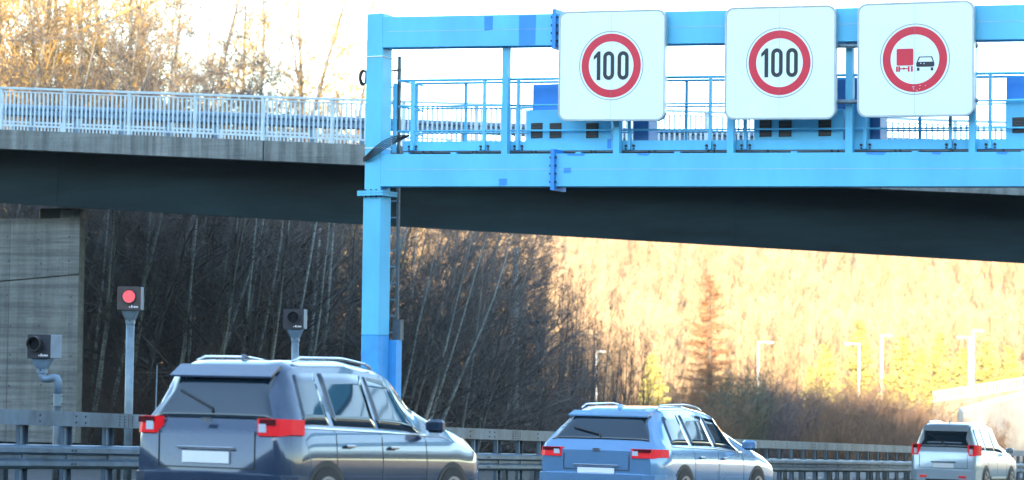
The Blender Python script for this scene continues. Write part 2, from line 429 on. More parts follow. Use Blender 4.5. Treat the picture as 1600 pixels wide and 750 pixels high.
mb = MB(); mb.box(U * cx + D * GS, U, D, Z, (-cw / 2 - .09, -.09, zfl - .043), (cw / 2 + .09, .45, zfl - .003)); mb.box(U * cx + D * GS, U, D, Z, (-cw / 2 - .09, -.09, zfl + .003), (cw / 2 + .09, .45, zfl + .043))
mb.mi = 1
for i in range(5):
    p = U * (cx - cw / 2 - .05 + i * (cw + .1) / 4) + D * (GS - .05); mb.tube([p + Z * (zfl - .075), p + Z * (zfl + .07)], .016, 6)
mb.build('flange', [MT['gantry_blue'], MT['dark_vent']], gantry)
for py in (88.5, 231.5):
    zz = AZ(585, py)[1]; mb = MB(); column(mb, zz - .012, zz + .012, .014); mb.build('strap', MT['white_mark'], gantry)
# beams
aR0 = cl1; aE = AZ(1760, 60)[0]
def lin(p, q):
    (a0, z0), (a1, z1) = AZ(*p), AZ(*q); return lambda a: z0 + (z1 - z0) * (a - a0) / (a1 - a0)
TBt, TBb = lin((598, 26.5), (1600, 7)), lin((598, 74), (1600, 61)); LBt, LBb = lin((598, 241), (1600, 237)), lin((598, 291), (1600, 291))
print('gantry', TBt(-18), TBt(-8), LBb(-18), LBb(-8), 'cx', cx, 'aE', aE)
def beam(mb, top, bot, a0, a1, v0=.0, v1=.34):
    gquad(mb, (a0, bot(a0)), (a1, bot(a1)), (a1, top(a1)), (a0, top(a0)), v0, v1)
spl = AZ(868, 60)[0]
aFar = aE + 6.0
for nm, top, bot in (('top_beam', TBt, TBb), ('bottom_beam', LBt, LBb)):
    mb = MB(); beam(mb, top, bot, aR0, spl - .003); beam(mb, top, bot, spl + .003, aFar)
    mid = lambda a, top=top, bot=bot: (top(a) * .52 + bot(a) * .48)
    ob = mb.build(nm, MT['gantry_blue'], gantry)
    mb = MB(); beam(mb, lambda a: mid(a) + .004, lambda a: mid(a) - .004, aR0 + .1, aFar - .1, -.003, .001); mb.build('weld_seam', MT['railing_paint'], ob)
    mb = MB(); e = .07
    beam(mb, lambda a: top(a) + e, lambda a: bot(a) - e, spl - .03, spl + .035, -.08, .42)
    mb.mi = 1
    for i in range(4):
        a = spl + .0; zz = bot(a) + (top(a) - bot(a)) * (i + .5) / 4
        mb.tube([U * (a - .06) + Z * zz + D * (GS - .05), U * (a + .065) + Z * zz + D * (GS - .05)], .018, 6)
    mb.build('splice_plate', [MT['touch_up_blue'], MT['dark_vent']], gantry)
# far column, outside the frame
mb = MB(); mb.box(U * (aFar + cw / 2) + D * GS, U, D, Z, (-cw / 2, 0, zroad - .5), (cw / 2, .36, TBt(aFar) + .1), .012); mb.build('column', MT['gantry_blue'], gantry)
def post(x0, x1, a_only=None):
    a0, a1 = AZ(x0, 150)[0], AZ(x1, 150)[0]; mb = MB()
    gquad(mb, (a0, LBt(a0)), (a1, LBt(a1)), (a1, TBb(a1)), (a0, TBb(a0)), .1, .22); mb.build('brace_post', MT['gantry_blue'], gantry)
for x0, x1 in ((780, 789), (955, 964.5), (1133, 1143), (1318, 1329), (1511, 1521), (1705, 1716)): post(x0, x1)
# touch-up patches
for (x0, y0, x1, y1) in ((757, 25, 770, 48), (811, 23, 837, 72), (780, 279, 792, 290.5), (881, 262, 892, 271)):
    (a0, z0), (a1, z1) = AZ(x0, y1), AZ(x1, y0); mb = MB()
    gquad(mb, (a0, z0), (a1, z0 + .01), (a1 + .005, z1), (a0 - .006, z1), -.003, .0); mb.build('paint_patch', MT['touch_up_blue'], gantry)
for (x0, x1, y) in ((885, 915, 242), (995, 1016, 242), (1352, 1385, 239.5), (1455, 1472, 239.5), (1556, 1576, 239.5)):
    (a0, _), (a1, _) = AZ(x0, y), AZ(x1, y); mb = MB(); zt0, zt1 = LBt(a0), LBt(a1)
    gquad(mb, (a0 + .03, zt0 - .035), (a1 - .04, zt1 - .04), (a1, zt1 - .002), (a0, zt0 - .002), -.003, .0); mb.build('paint_patch', MT['touch_up_blue'], gantry)
for (x0, y0, x1, y1) in ((949, 217, 955, 232), (964.5, 215, 972, 231)):
    (a0, z0), (a1, z1) = AZ(x0, y1, .29), AZ(x1, y0, .29); mb = MB()
    gquad(mb, (a0, z0), (a1, z0), (a1, z1), (a0, z1), .286, .2885); mb.build('paint_patch', MT['touch_up_blue'], gantry)
# walkway
V0, V1 = .29, 1.15
WKt = lin((616, 219), (1600, 214)); WKb = lin((616, 233.5), (1600, 230))
aW = AZ(617, 220)[0]
walk = MB(); beam(walk, WKt, WKb, aW, aFar - .3, V0, V0 + .012); beam(walk, WKt, WKb, aW, aFar - .3, V1 - .012, V1)
walk.build('kick_plate', MT['gantry_blue'], gantry)
mb = MB(); beam(mb, lambda a: WKb(a) + .03, lambda a: WKb(a) - .03, aW + .005, aFar - .3, V0 + .014, V1 - .014); mb.build('walkway_deck', MT['galvanized_dark'], gantry)
mb = MB()
for x in (620, 694, 860, 890, 1045, 1228, 1418, 1590):
    a = AZ(x, 236)[0]; mb.box(U * a + D * GS, U, D, Z, (0, .24, LBt(a) - .0), (.10, V1, WKb(a) - .032))
mb.build('walkway_bracket', MT['gantry_blue'], gantry)
mb = MB()
for x in (648, 661, 726, 732, 818, 825, 912, 918, 1003, 1012, 1096, 1105, 1190, 1290, 1300, 1390, 1398, 1480, 1560):
    a = AZ(x, 236)[0]; mb.tube([U * a + D * (GS + .31) + Z * (WKb(a) + .0), U * a + D * (GS + .31) + Z * (WKb(a) - .055)], .022, 6)
mb.build('clamp', MT['dark_vent'], gantry)
H1, H2, H3 = lin((612, 123.5), (1600, 111)), lin((612, 164), (1600, 154)), lin((612, 203), (1600, 197))
Q1, Q2, Q3 = lin((650, 130.5), (1600, 119.5)), lin((650, 170), (1600, 162)), lin((650, 208.5), (1600, 203))
def rail(fn, r, v, name='handrail', a0=None):
    mb = MB(); a0 = a0 if a0 is not None else AZ(612, 150)[0]
    mb.tube([U * a0 + D * (GS + v) + Z * fn(a0), U * (aFar - .3) + D * (GS + v) + Z * fn(aFar - .3)], r, 8); return mb.build(name, MT['gantry_blue'], gantry, True)
for fn, r in ((H1, .024), (H2, .016), (H3, .016)): rail(fn, r, V0 - .03)
# rear rails sit V1 behind: heights re-measured for that plane
def lin2(p, q, v):
    (a0, z0), (a1, z1) = AZ(*p, v), AZ(*q, v); return lambda a: z0 + (z1 - z0) * (a - a0) / (a1 - a0)
for p, q, r in (((650, 130.5), (1600, 119.5), .022), ((650, 170), (1600, 162), .015), ((650, 208.5), (1600, 203), .015)):
    rail(lin2(p, q, V1), r, V1, a0=AZ(650, 150, V1)[0])
for x in (646, 758, 811, 985, 1111, 1166, 1353, 1486, 1548, 1652, 1740):
    a = AZ(x, 170, V0)[0]; mb = MB(); hw = .033 if x == 646 else .024
    mb.box(U * a + D * GS, U, D, Z, (-hw, V0 - .05, WKb(a) + .01), (hw, V0 - .008, H1(a)))
    mb.mi = 1
    for e in (-.07, .07):
        p = U * (a + e) + D * (GS + V0 - .001); zc = WKb(a) + .07
        mb.tube([p + Z * zc, p + Z * zc - D * .03], .022, 6); mb.tube([p + Z * (zc - .05), p + Z * (zc - .05) - D * .03], .014, 6)
    mb.build('stanchion', [MT['gantry_blue'], MT['dark_vent']], gantry)
for x in (618, 650, 727, 900, 1072, 1250, 1437, 1620):
    a = AZ(x, 170, V1)[0]; mb = MB(); fn = lin2((650, 130.5), (1600, 119.5), V1)
    if x == 618: a = AZ(618, 170, .7)[0]; mb.box(U * a + D * GS, U, D, Z, (-.03, .65, WKb(a)), (.03, .71, H1(a)))
    else: mb.box(U * a + D * GS, U, D, Z, (-.024, V1 + .002, WKb(a)), (.024, V1 + .04, fn(a)))
    mb.build('stanchion', MT['gantry_blue'], gantry)
mb = MB()
for fn in (H1, H2, H3):
    a = AZ(612, 150)[0]; a2 = AZ(650, 150, V1)[0]
    mb.tube([U * a + D * (GS + V0 - .03) + Z * fn(a), U * (a + .02) + D * (GS + V1) + Z * (fn(a2) + .0)], .016, 6)
mb.build('end_rail', MT['gantry_blue'], gantry)
# support pipes for the signs
for py0, py1, in ((72, 71.5), (160.5, 157)):
    (a0, z0), (a1, z1) = AZ(1160, py0, -.0), AZ(1528, py1, .0); mb = MB()
    mb.tube([U * a0 + D * (GS - .0) + Z * z0, U * a1 + D * (GS - .0) + Z * z1], .035, 8); mb.build('support_pipe', MT['galvanized'], gantry, True)
# ladder
mb = MB()
for px_ in (606.5, 624.5):
    pa = G(px_, 88, .75); pb = G(px_ - (2 if px_ < 620 else 3), 520, .75)
    a = pa.dot(U); ab = pb.dot(U)
    mb.box8([U * (x_ + dx) + D * (GS + y_) + Z * z_ for x_, z_ in ((ab, zroad + .3), (a, pa.z)) for dx, y_ in ((-.022, .72), (.022, .72), (.022, .78), (-.022, .78))])
lad = mb.build('ladder', MT['galvanized_dark'], gantry)
mb = MB(); z_ = G(620, 110, .75).z
a0, a1 = G(606, 300, .75).dot(U), G(623, 300, .75).dot(U)
while z_ > zroad + .6:
    mb.tube([U * a0 + D * (GS + .75) + Z * z_, U * (a1 + .02) + D * (GS + .75) + Z * z_], .016, 6); z_ -= .29
mb.build('rung', MT['galvanized'], lad)
(a0, z0), (a1, z1) = AZ(609, 531, .4), AZ(621.5, 499, .4)
mb = MB(); mb.box(U * 0 + D * GS, U, D, Z, (a0, .5, z0), (a1, .62, z1)); mb.build('ladder_plate', MT['galvanized_dark'], gantry)
mb = MB(); mb.box(U * 0 + D * GS, U, D, Z, (a0 - .02, .395, zroad - .1), (a1 - .02, .6, z0)); mb.build('cable_duct', MT['column_base_blue'], gantry)
# cables
def bez(p, n=14):
    out = []
    for i in range(n + 1):
        t = i / n; k = [(1 - t) ** 3, 3 * t * (1 - t) ** 2, 3 * t * t * (1 - t), t ** 3]; out.append(sum((p[j] * k[j] for j in range(4)), Vector()))
    return out
mb = MB(); rnd = random.Random(3)
for i in range(5):
    d_ = (i - 2) * 3.4
    mb.tube(bez([G(568, 247 + i * 1.2, -.03), G(585, 240 + d_, -.10 - .02 * i), G(598, 220 + d_ * 1.5, -.1), G(641 - i * 2, 213.5 + d_ * .3, .2)]), .011, 6)
mb.build('cable', MT['rubber'], gantry, True)
mb = MB(); c0 = G(570, 121, .12)
for k in range(3):
    mb.tube([c0 - U * .02 * k + Vector((math.cos(q) * .07 * U.x, math.cos(q) * .07 * U.y, math.sin(q) * (.11 + .012 * k))) for q in np.linspace(0, 2 * math.pi, 17)], .012, 5, False)
mb.build('cable', MT['rubber'], gantry, True)

# cabinets on the walkway
def cabinet(x0, y0, x1, y1, v0, depth, label, mt, wins=(), upper=None):
    (a0, z0), (a1, z1) = AZ(x0, y1, v0), AZ(x1, y0, v0)
    zb_ = max(WKb((a0 + a1) / 2) + .031, z0 - .6); 
    c = thing('control_cabinet', U * ((a0 + a1) / 2) + D * (GS + v0 + depth / 2) + Z * zb_, label, 'cabinet', 'control cabinets on the gantry walkway')
    mb = MB(); mb.box(D * (GS + v0), U, D, Z, (a0, 0, zb_), (a1, depth, z1), .01); mb.build('housing', MT[mt], c)
    for (wx0, wy0, wx1, wy1) in wins:
        (b0, y0_), (b1, y1_) = AZ(wx0, wy1, v0), AZ(wx1, wy0, v0)
        mb = MB(); mb.box(D * (GS + v0), U, D, Z, (b0, -.012, y0_), (b1, -.001, y1_)); wv = mb.build('vent', MT['dark_vent'], c)
        mb = MB(); nsl = 5
        for k in range(nsl):
            zz = y0_ + (y1_ - y0_) * (k + .5) / nsl; mb.box(D * (GS + v0), U, D, Z, (b0 + .02, -.02, zz), (b1 - .02, -.013, zz + .012))
        mb.build('slat', MT['box_brown'], wv)
    return c
cabinet(822, 168, 955, 218, .34, .35, 'light blue cabinet with three dark vents under the left speed limit sign', 'gantry_blue', [(830, 192, 848, 216), (859, 192, 877.5, 216), (916, 192, 935, 216)])
cabinet(832, 130.5, 874, 169, .74, .3, 'mid blue box peeping out left of the left speed limit sign', 'touch_up_blue')
cabinet(989, 150, 1014, 218, .5, .4, 'dark blue cabinet below the right corner of the left speed limit sign', 'cabinet_blue')
cabinet(1178, 170, 1318, 218, .34, .35, 'blue cabinet with three dark vents under the middle speed limit sign', 'gantry_blue', [(1187, 186, 1206, 214), (1217, 188, 1237, 214), (1279, 187, 1299, 213)])
cabinet(1300, 123, 1342, 160, .74, .3, 'dark blue box between the middle sign and the overtaking ban sign', 'cabinet_blue')
cabinet(1332, 160, 1356, 218, .36, .3, 'narrow light blue cabinet at the left edge of the overtaking ban sign', 'gantry_blue')
cabinet(1357, 150, 1375.5, 218, .5, .4, 'dark blue cabinet below the left corner of the overtaking ban sign', 'cabinet_blue')
cabinet(1571, 150, 1700, 216, .34, .35, 'light blue cabinet with a dark vent at the right edge of the picture', 'gantry_blue', [(1582, 183, 1606, 208), (1620, 183, 1640, 208)])
cabinet(1572, 118, 1640, 150, .74, .3, 'mid blue box above the cabinet at the right edge of the picture', 'touch_up_blue')

# ================================================================== SIGNS
SV = -.16
def sign(corners, centre, r_px, label, kind):
    P = [AZ(x, y, SV) for x, y in corners]      # tl, tr, br, bl
    a0 = (P[0][0] + P[3][0]) / 2; a1 = (P[1][0] + P[2][0]) / 2
    zb0, zb1, zt0, zt1 = P[3][1], P[2][1], P[0][1], P[1][1]
    k = ((zb1 - zb0) + (zt1 - zt0)) / 2 / (a1 - a0); zc = (zb0 + zb1 + zt0 + zt1) / 4; h = ((zt0 + zt1) - (zb0 + zb1)) / 2; ac = (a0 + a1) / 2; wd = a1 - a0
    print('sign', wd, h, k)
    t = thing('traffic_sign', U * ac + D * (GS + SV) + Z * zc, label, 'road sign', 'road signs on the gantry')
    xa = (U + Z * k).normalized(); za = Z; o = U * ac + D * (GS + SV) + Z * zc
    def rr(w_, h_, r_, v, n=7):
        pts = []
        for cx_, cy_, q0 in ((w_ / 2 - r_, h_ / 2 - r_, 0), (-w_ / 2 + r_, h_ / 2 - r_, 90), (-w_ / 2 + r_, -h_ / 2 + r_, 180), (w_ / 2 - r_, -h_ / 2 + r_, 270)):
            for i in range(n + 1):
                q = R(q0 + 90 * i / n); pts.append(o + xa * (cx_ + r_ * math.cos(q)) + za * (cy_ + r_ * math.sin(q)) + D * v)
        return pts
    mb = MB(); mb.prism(rr(wd, h, .15, 0), D * .09); body = mb.build('housing', MT['sign_edge'], t)
    mb = MB(); mb.ring(rr(wd, h, .15, -.012), rr(wd - .05, h - .05, .13, -.012), D * .011); mb.build('edge_frame', MT['sign_edge'], t)
    mb = MB(); mb.prism(rr(wd - .056, h - .056, .127, -.004), D * .003); mb.build('face_panel', MT['sign_face'], t)
    pc = hit(*centre, D * (GS + SV), D); oc = pc
    S = r_px / 101.0 * 2 * 0 + 1
    Rr = (AZ(centre[0] + r_px, centre[1], SV)[0] - AZ(centre[0] - r_px, centre[1], SV)[0]) / 2
    Rz = Rr * 1.0
    def circ(r_, v, n=64): return [oc + xa * (r_ * math.cos(2 * math.pi * i / n)) + za * (r_ * math.sin(2 * math.pi * i / n)) + D * v for i in range(n)]
    mb = MB(); mb.ring(circ(Rr, -.0075), circ(Rr * .982, -.0075), D * .003); mb.build('thin_ring', MT['sign_grey'], t)
    mb = MB(); mb.ring(circ(Rr * .925, -.0075), circ(Rr * .70, -.0075), D * .003); mb.build('red_ring', MT['sign_red'], t)
    def poly(pts, mt, name, v=-.0085): # pts in units of R, y up
        mb = MB(); mb.prism([oc + xa * (x * Rr) + za * (y * Rr) + D * v for x, y in pts], D * .0035); return mb.build(name, MT[mt], t)
    def stad(cx_, cy_, w_, h_, n=8):
        r_ = w_ / 2; pts = []
        for i in range(n + 1): q = math.pi * i / n; pts.append((cx_ + r_ * math.cos(q), cy_ + h_ / 2 - r_ + r_ * math.sin(q)))
        for i in range(n + 1): q = math.pi + math.pi * i / n; pts.append((cx_ + r_ * math.cos(q), cy_ - h_ / 2 + r_ + r_ * math.sin(q)))
        return [oc + xa * (x * Rr) + za * (y * Rr) - D * .0085 for x, y in pts]
    if kind == '100':
        mb = MB(); hh = .415
        one = [(-.545, .27), (-.545, .17), (-.445, .245), (-.445, -hh), (-.335, -hh), (-.335, hh), (-.41, hh)]
        mb.prism([oc + xa * (x * Rr) + za * (y * Rr) - D * .0085 for x, y in one][::-1], D * .0035)
        for cx_ in (-.075, .375):
            mb.ring(stad(cx_, 0, .345, .83), stad(cx_, 0, .125, .61), D * .0035)
        mb.build('lettering', MT['sign_black'], t)
    else:
        u = lambda x, y: ((x - 392) / 216, -(y - 366) / 216)
        def Q(pts, mt, nm): return poly([u(*p) for p in pts][::-1], mt, nm)
        def rc(x0, y0, x1, y1, e=3): return [(x0 + e, y0), (x1 - e, y0), (x1, y0 + e), (x1, y1 - e), (x1 - e, y1), (x0 + e, y1), (x0, y1 - e), (x0, y0 + e)]
        def many(lst, mt, nm):
            mb = MB()
            for pts in lst: mb.prism([oc + xa * (u(*p)[0] * Rr) + za * (u(*p)[1] * Rr) - D * .0085 for p in pts][::-1], D * .0035)
            return mb.build(nm, MT[mt], t)
        many([rc(279, 301, 383, 403, 5), rc(276, 408, 287, 441, 1), rc(290, 408, 301, 441, 1), rc(349, 408, 360, 441, 1), rc(368, 408, 380, 441, 1), rc(301, 419, 349, 425, 0), [(316, 422), (325, 413), (334, 422), (325, 431)]], 'sign_red', 'lorry_symbol')
        car = many([rc(401, 383, 513, 413, 6), rc(406, 418, 421, 437, 2), rc(491, 418, 506, 437, 2), [(418, 351), (499, 351), (499, 356), (418, 356)], [(418, 351), (424, 356), (411, 384), (404, 384)], [(499, 351), (511, 384), (504, 384), (493, 356)]], 'sign_black', 'car_symbol')
        mb = MB()
        for (x, y) in ((430, 392), (450, 394)):  # two pale dots on the car symbol, same mesh as the scratches
            p = oc + xa * (u(x, y)[0] * Rr) + za * (u(x, y)[1] * Rr) - D * .0095; mb.box(p, xa, D, za, (-.007, 0, -.007), (.007, .001, .007))
        rs = random.Random(8)
        for i in range(8):
            q = R(rs.uniform(-95, -52)) ; r_ = rs.uniform(.74, .9) * Rr; p = oc + xa * (r_ * math.cos(q)) + za * (r_ * math.sin(q)) - D * .009
            mb.box(p, xa, D, za, (-rs.uniform(.003, .012), 0, -.003), (rs.uniform(.003, .012), .0012, .004))
        mb.build('scratch_and_dot', MT['sign_face'], t)
    mb = MB(); mb.box(o, xa, D, za, (oc.dot(U) - o.dot(U) - .0015, -.0095, -h / 2 + .04), (oc.dot(U) - o.dot(U) + .0015, -.009, h / 2 - .04)); mb.build('seam', MT['sign_grey'], t)
    for e in (-.55, .55):
        mb = MB(); mb.box(o, xa, D, za, (e - .04, .09, -h / 2 + .1), (e + .04, .162 + .1, h / 2 - .1)); mb.build('mount_bracket', MT['galvanized'], t)
sign([(874, 17.5), (1040.5, 14.5), (1038.5, 188), (872, 189.5)], (955, 102.5), 50, 'white square sign with red ringed 100 speed limit, left end of the gantry signs', '100')
sign([(1133.5, 11), (1307.5, 8), (1304.5, 185.5), (1131.5, 187.5)], (1218, 98), 52.3, 'white square sign with red ringed 100 speed limit, beside the overtaking ban sign', '100')
sign([(1342, 5), (1523.5, .5), (1521, 180.5), (1337.5, 184.5)], (1429.5, 92.5), 54.5, 'white square sign with red ringed lorry and black car, lorry overtaking ban', 'truck')

# ================================================================== MEDIAN BARRIERS
def barrier(lat, face, label, h_top, s0, s1, mt, post_mt, step, box=True):
    """face=+1 looks towards the camera side"""
    bt = thing('crash_barrier', RP(lat, 25), label, 'crash barrier', 'steel crash barriers in the median')
    hb = .44
    pr_ = [(face * -x, z) for x, z in wbeam_profile(.31, .09)]
    mb = MB(); S = s0; joints = []
    while S < s1:
        E = min(S + 4.0, s1); vs = []
        for s_ in (S, E + .12):
            for (n_, z_) in pr_: vs.append(RP(lat + n_ + (.004 if s_ > S else 0), s_, hb + z_))
        n_ = len(pr_); mb.add(vs, [(i + 1, i, n_ + i, n_ + i + 1) for i in range(n_ - 1)])
        joints.append(S); S = E
    mb.mi = 1
    for S in joints:
        for ds in (.05, .12):
            for z_ in (.07, .24):
                p = RP(lat + face * .092, S + ds, hb + z_); mb.tube([p, p + U * face * .012], .014, 6)
    mb.build('beam', [mt, MT['dark_vent']], bt)
    if box:
        zt_ = h_top; mb = MB(); S = s0 + 1.3; js = []
        mb.box8([RP(lat + dx, s_, z) for z in (zt_ - .185, zt_) for dx, s_ in ((-.06, S), (.07, S), (.07, s1), (-.06, s1))])
        while S < s1:
            js.append(S); S += 6.0
            mb.mi = 1; mb.box8([RP(lat + dx, S + ds, z) for z in (zt_ - .187, zt_ + .0015) for dx, ds in ((-.0615, 0), (.0715, 0), (.0715, .008), (-.0615, .008))])
        mb.mi = 1
        for S in js:
            for ds in (-.09, .09, -.2, -.95, -1.15, .85, 2.1, 2.9, 4.1):
                for z_ in ((.05, .13) if abs(ds) > .3 else (.03, .07, .11, .15)):
                    p = RP(lat + face * .07, S + ds, zt_ - .185 + z_); mb.tube([p, p + U * face * .01], .013 if abs(ds) > .3 else .009, 6)
        mb.build('top_box_beam', [mt, MT['dark_vent']], bt)
    s_ = s0 + .3; k = 0; far = MB()
    while s_ < s1:
        tgt = MB() if (k < 80) else far
        for (l0, l1, q0, q1) in ((-.062, .0, 0, .006), (-.062, -.055, 0, .17), (-.005, .0, 0, .05), (-.062, .0, .165, .171)):
            c = [RP(lat + dx - .005, s_ + ds, z) for z in (-.25, (h_top - .186) if box else .66) for dx, ds in ((l0, q0), (l1, q0), (l1, q1), (l0, q1))]
            tgt.box8(c)
        c = [RP(lat + dx, s_ + ds, z) for z in (hb + .02, hb + .29) for dx, ds in ((-.004, .02), (face * .03, .02), (face * .03, .15), (-.004, .15))]
        tgt.box8(c)
        if tgt is not far: tgt.build('post', post_mt, bt)
        s_ += step; k += 1
    if far.v: tag(far.build('post', post_mt, bt), kind='stuff')
    return bt
barrier(-17.7, 1, 'grey double crash barrier with a box beam on top, nearest in the median', 1.17, 12, 118, MT['barrier_steel'], MT['barrier_steel'], .9)
barrier(-19.95, -1, 'lower steel crash barrier on the far side of the median', .78, 12, 150, MT['galvanized_dark'], MT['galvanized_dark'], 1.333, False)

# slim marker rods standing in the median
for i, (px_, y0, y1, lat, lb) in enumerate(((243.5, 571, 640, -18.4, 'thin pale rod leaning behind the barrier, right of the red flash lamp'), (352.5, 582, 645, -18.4, 'thin pale rod behind the barrier, left of the third camera box'))):
    dirx = (px_ - 800) / F; Y = -lat / (math.sin(A) - dirx * math.cos(A)); p1 = at(px_ + 2, y0, Y); p0 = at(px_ - 2, y1 + 60, Y)
    mb = MB(); mb.tube([p0, (p0 + p1) / 2, p1], [.012, .011, .009], 6); tag(mb.build('marker_rod', MT['galvanized']), lb, 'rod', 'slim rods in the median')

# ================================================================== SPEED CAMERAS
def mark(mb, o, x, z, n, s):
    """small white maker's mark: a dot and a slanted word"""
    mb.box(o, x, n, z, (-.070 * s, -.003, .004 * s), (-.056 * s, -.001, .018 * s))
    for i, (w_, h_) in enumerate(((.014, .034), (.010, .022), (.012, .024), (.014, .022), (.012, .022))):
        x0 = (-.045 + i * .021) * s
        pts = [(x0, 0), (x0 + w_ * s, 0), (x0 + (w_ + .006) * s, h_ * s), (x0 + .006 * s, h_ * s)]
        mb.prism([o + x * a + z * b_ - n * .001 for a, b_ in pts], -n * .002)
def cambox(kind, px_, lat, face, boxw, top, bot, polex, label, yaw):
    """face: pixel (x,y) of the front's centre; the box is turned by yaw round Z (front normal)"""
    dirx = (px_ - 800) / F; Y = -lat / (math.sin(A) - dirx * math.cos(A))
    sc = F / Y
    p_top = at(px_, top, Y); p_bot = at(px_, bot, Y); h = p_top.z - p_bot.z
    zr_ = road_z(p_top.dot(D))
    t = thing('speed_camera' if kind != 'flash' else 'camera_flash_lamp', Vector((p_top.x, p_top.y, zr_)), label, 'speed camera' if kind != 'flash' else 'flash lamp', 'speed camera boxes on poles in the median')
    fn = Vector((math.sin(yaw), -math.cos(yaw), 0))      # front normal, towards the camera
    rx = Vector((math.cos(yaw), math.sin(yaw), 0)); bk = -fn
    fw = boxw / sc; dep = {'cam': .40, 'flash': .24, 'cam2': .24}[kind]
    o = Vector((p_top.x, p_top.y, p_bot.z))
    mb = MB(); mb.box(o, rx, bk, Z, (-fw / 2, .012, 0), (fw / 2, dep, h), .006); mb.build('casing', MT['box_side'], t)
    fm = MT['box_brown'] if kind == 'flash' else MT['box_black']
    mb = MB(); mb.box(o, rx, bk, Z, (-fw / 2 - .002, -.0, -.003), (fw / 2 + .002, .014, h + .003), .003); fr = mb.build('front_plate', fm, t)
    cx_, cz = (-.02 * 0, h * .58)
    r_ = .088 if kind != 'cam' else .085
    if kind == 'cam': cx_ = -.04; cz = h * .62
    if kind == 'cam2': cx_ = -.0
    def ci(r, y, n=28): return [o + rx * (cx_ + r * math.cos(2 * math.pi * i / n)) + Z * (cz + r * math.sin(2 * math.pi * i / n)) + bk * y for i in range(n)]
    prot = {'cam': .10, 'cam2': .045, 'flash': .025}[kind]
    mb = MB(); mb.ring(ci(r_ * 1.16, -prot), ci(r_, -prot), bk * (prot - .001)); mb.build('lens_hood', MT['black_trim'], t, False)
    mb = MB(); mb.prism(ci(r_ * .999, -.012 if kind != 'cam' else -.02), bk * .01); mb.build('lens', MT['lens_red'] if kind == 'flash' else MT['lens_dark'], t)
    mb = MB(); mark(mb, o + rx * (fw * .22) + Z * (h * .09), rx, Z, bk, 1.0); mb.build('lettering', MT['white_mark'], t)
    # neck and pole
    mb = MB(); w0, w1, nh = fw * .36, fw * .2, .13
    q = [o + rx * a + bk * b_ + Z * z for z, a_, b0, b1 in ((-nh, w1, .07, .07 + 2 * w1), (-.001, w0, .02, min(dep - .02, .02 + 2 * w0))) for a, b_ in ((-a_, b0), (a_, b0), (a_, b1), (-a_, b1))]
    mb.box8(q)
    mb.box(o, rx, bk, Z, (-w1 * .9, .075, -nh - .07), (w1 * .9, .075 + 1.8 * w1, -nh), .006); nk = mb.build('neck', MT['box_side'] if kind != 'flash' else MT['galvanized'], t)
    mb = MB(); mb.tube([o + Z * (-nh - .02) + bk * .072, o + Z * (-nh - .02) + bk * .066], .012, 6); mb.build('bolt', MT['dark_vent'], nk)
    oc = o + bk * (.075 + w1 * .9)
    if kind == 'cam':
        pr0 = .05; off = (polex - px_) / sc
        mb = MB(); a = oc + Z * (-nh - .0); 
        pts = [a + Z * -.02, a + Z * -.10, a + Z * -.135 + rx * .03, a + Z * -.14 + rx * .08, a + Z * -.12 + rx * (off - .07), a + Z * -.125 + rx * (off - .02), a + Z * -.165 + rx * off, a + Z * -.33 + rx * off]
        mb.tube(pts, [pr0] * 8, 14); mb.build('elbow_pipe', MT['box_side'], t, True)
        pp = a + Z * -.33 + rx * off
        mb = MB(); mb.tube([pp, pp + Z * -.16], .062, 14); mb.mi = 1
        for dz in (-.03, -.13):
            for dx in (-.064, .064): mb.tube([pp + Z * dz + rx * dx - bk * .02, pp + Z * dz + rx * dx * 1.2 - bk * .02], .01, 6)
        mb.build('collar', [MT['galvanized'], MT['dark_vent']], t)
        mb = MB(); mb.tube([pp + Z * -.16, Vector((pp.x, pp.y, zr_ - .1))], .056, 14); mb.build('pole', MT['galvanized_dark'], t, True)
    else:
        mb = MB(); mb.tube([oc + Z * (-nh - .07), Vector((oc.x, oc.y, zr_ - .1))], .058, 14); mb.build('pole', MT['galvanized'], t, True)
cambox('cam', 61, -18.55, None, 38, 523, 560, 88, 'black faced speed camera on a cranked pipe in front of the concrete pier', R(-11))
cambox('flash', 202, -18.6, None, 36.5, 448, 484, 0, 'brown flash lamp with glowing red lens on a straight grey pole', R(-1.5))
cambox('cam2', 459, -18.6, None, 32, 483, 514, 0, 'black speed camera box on a grey pole nearest the blue gantry column', R(-9))

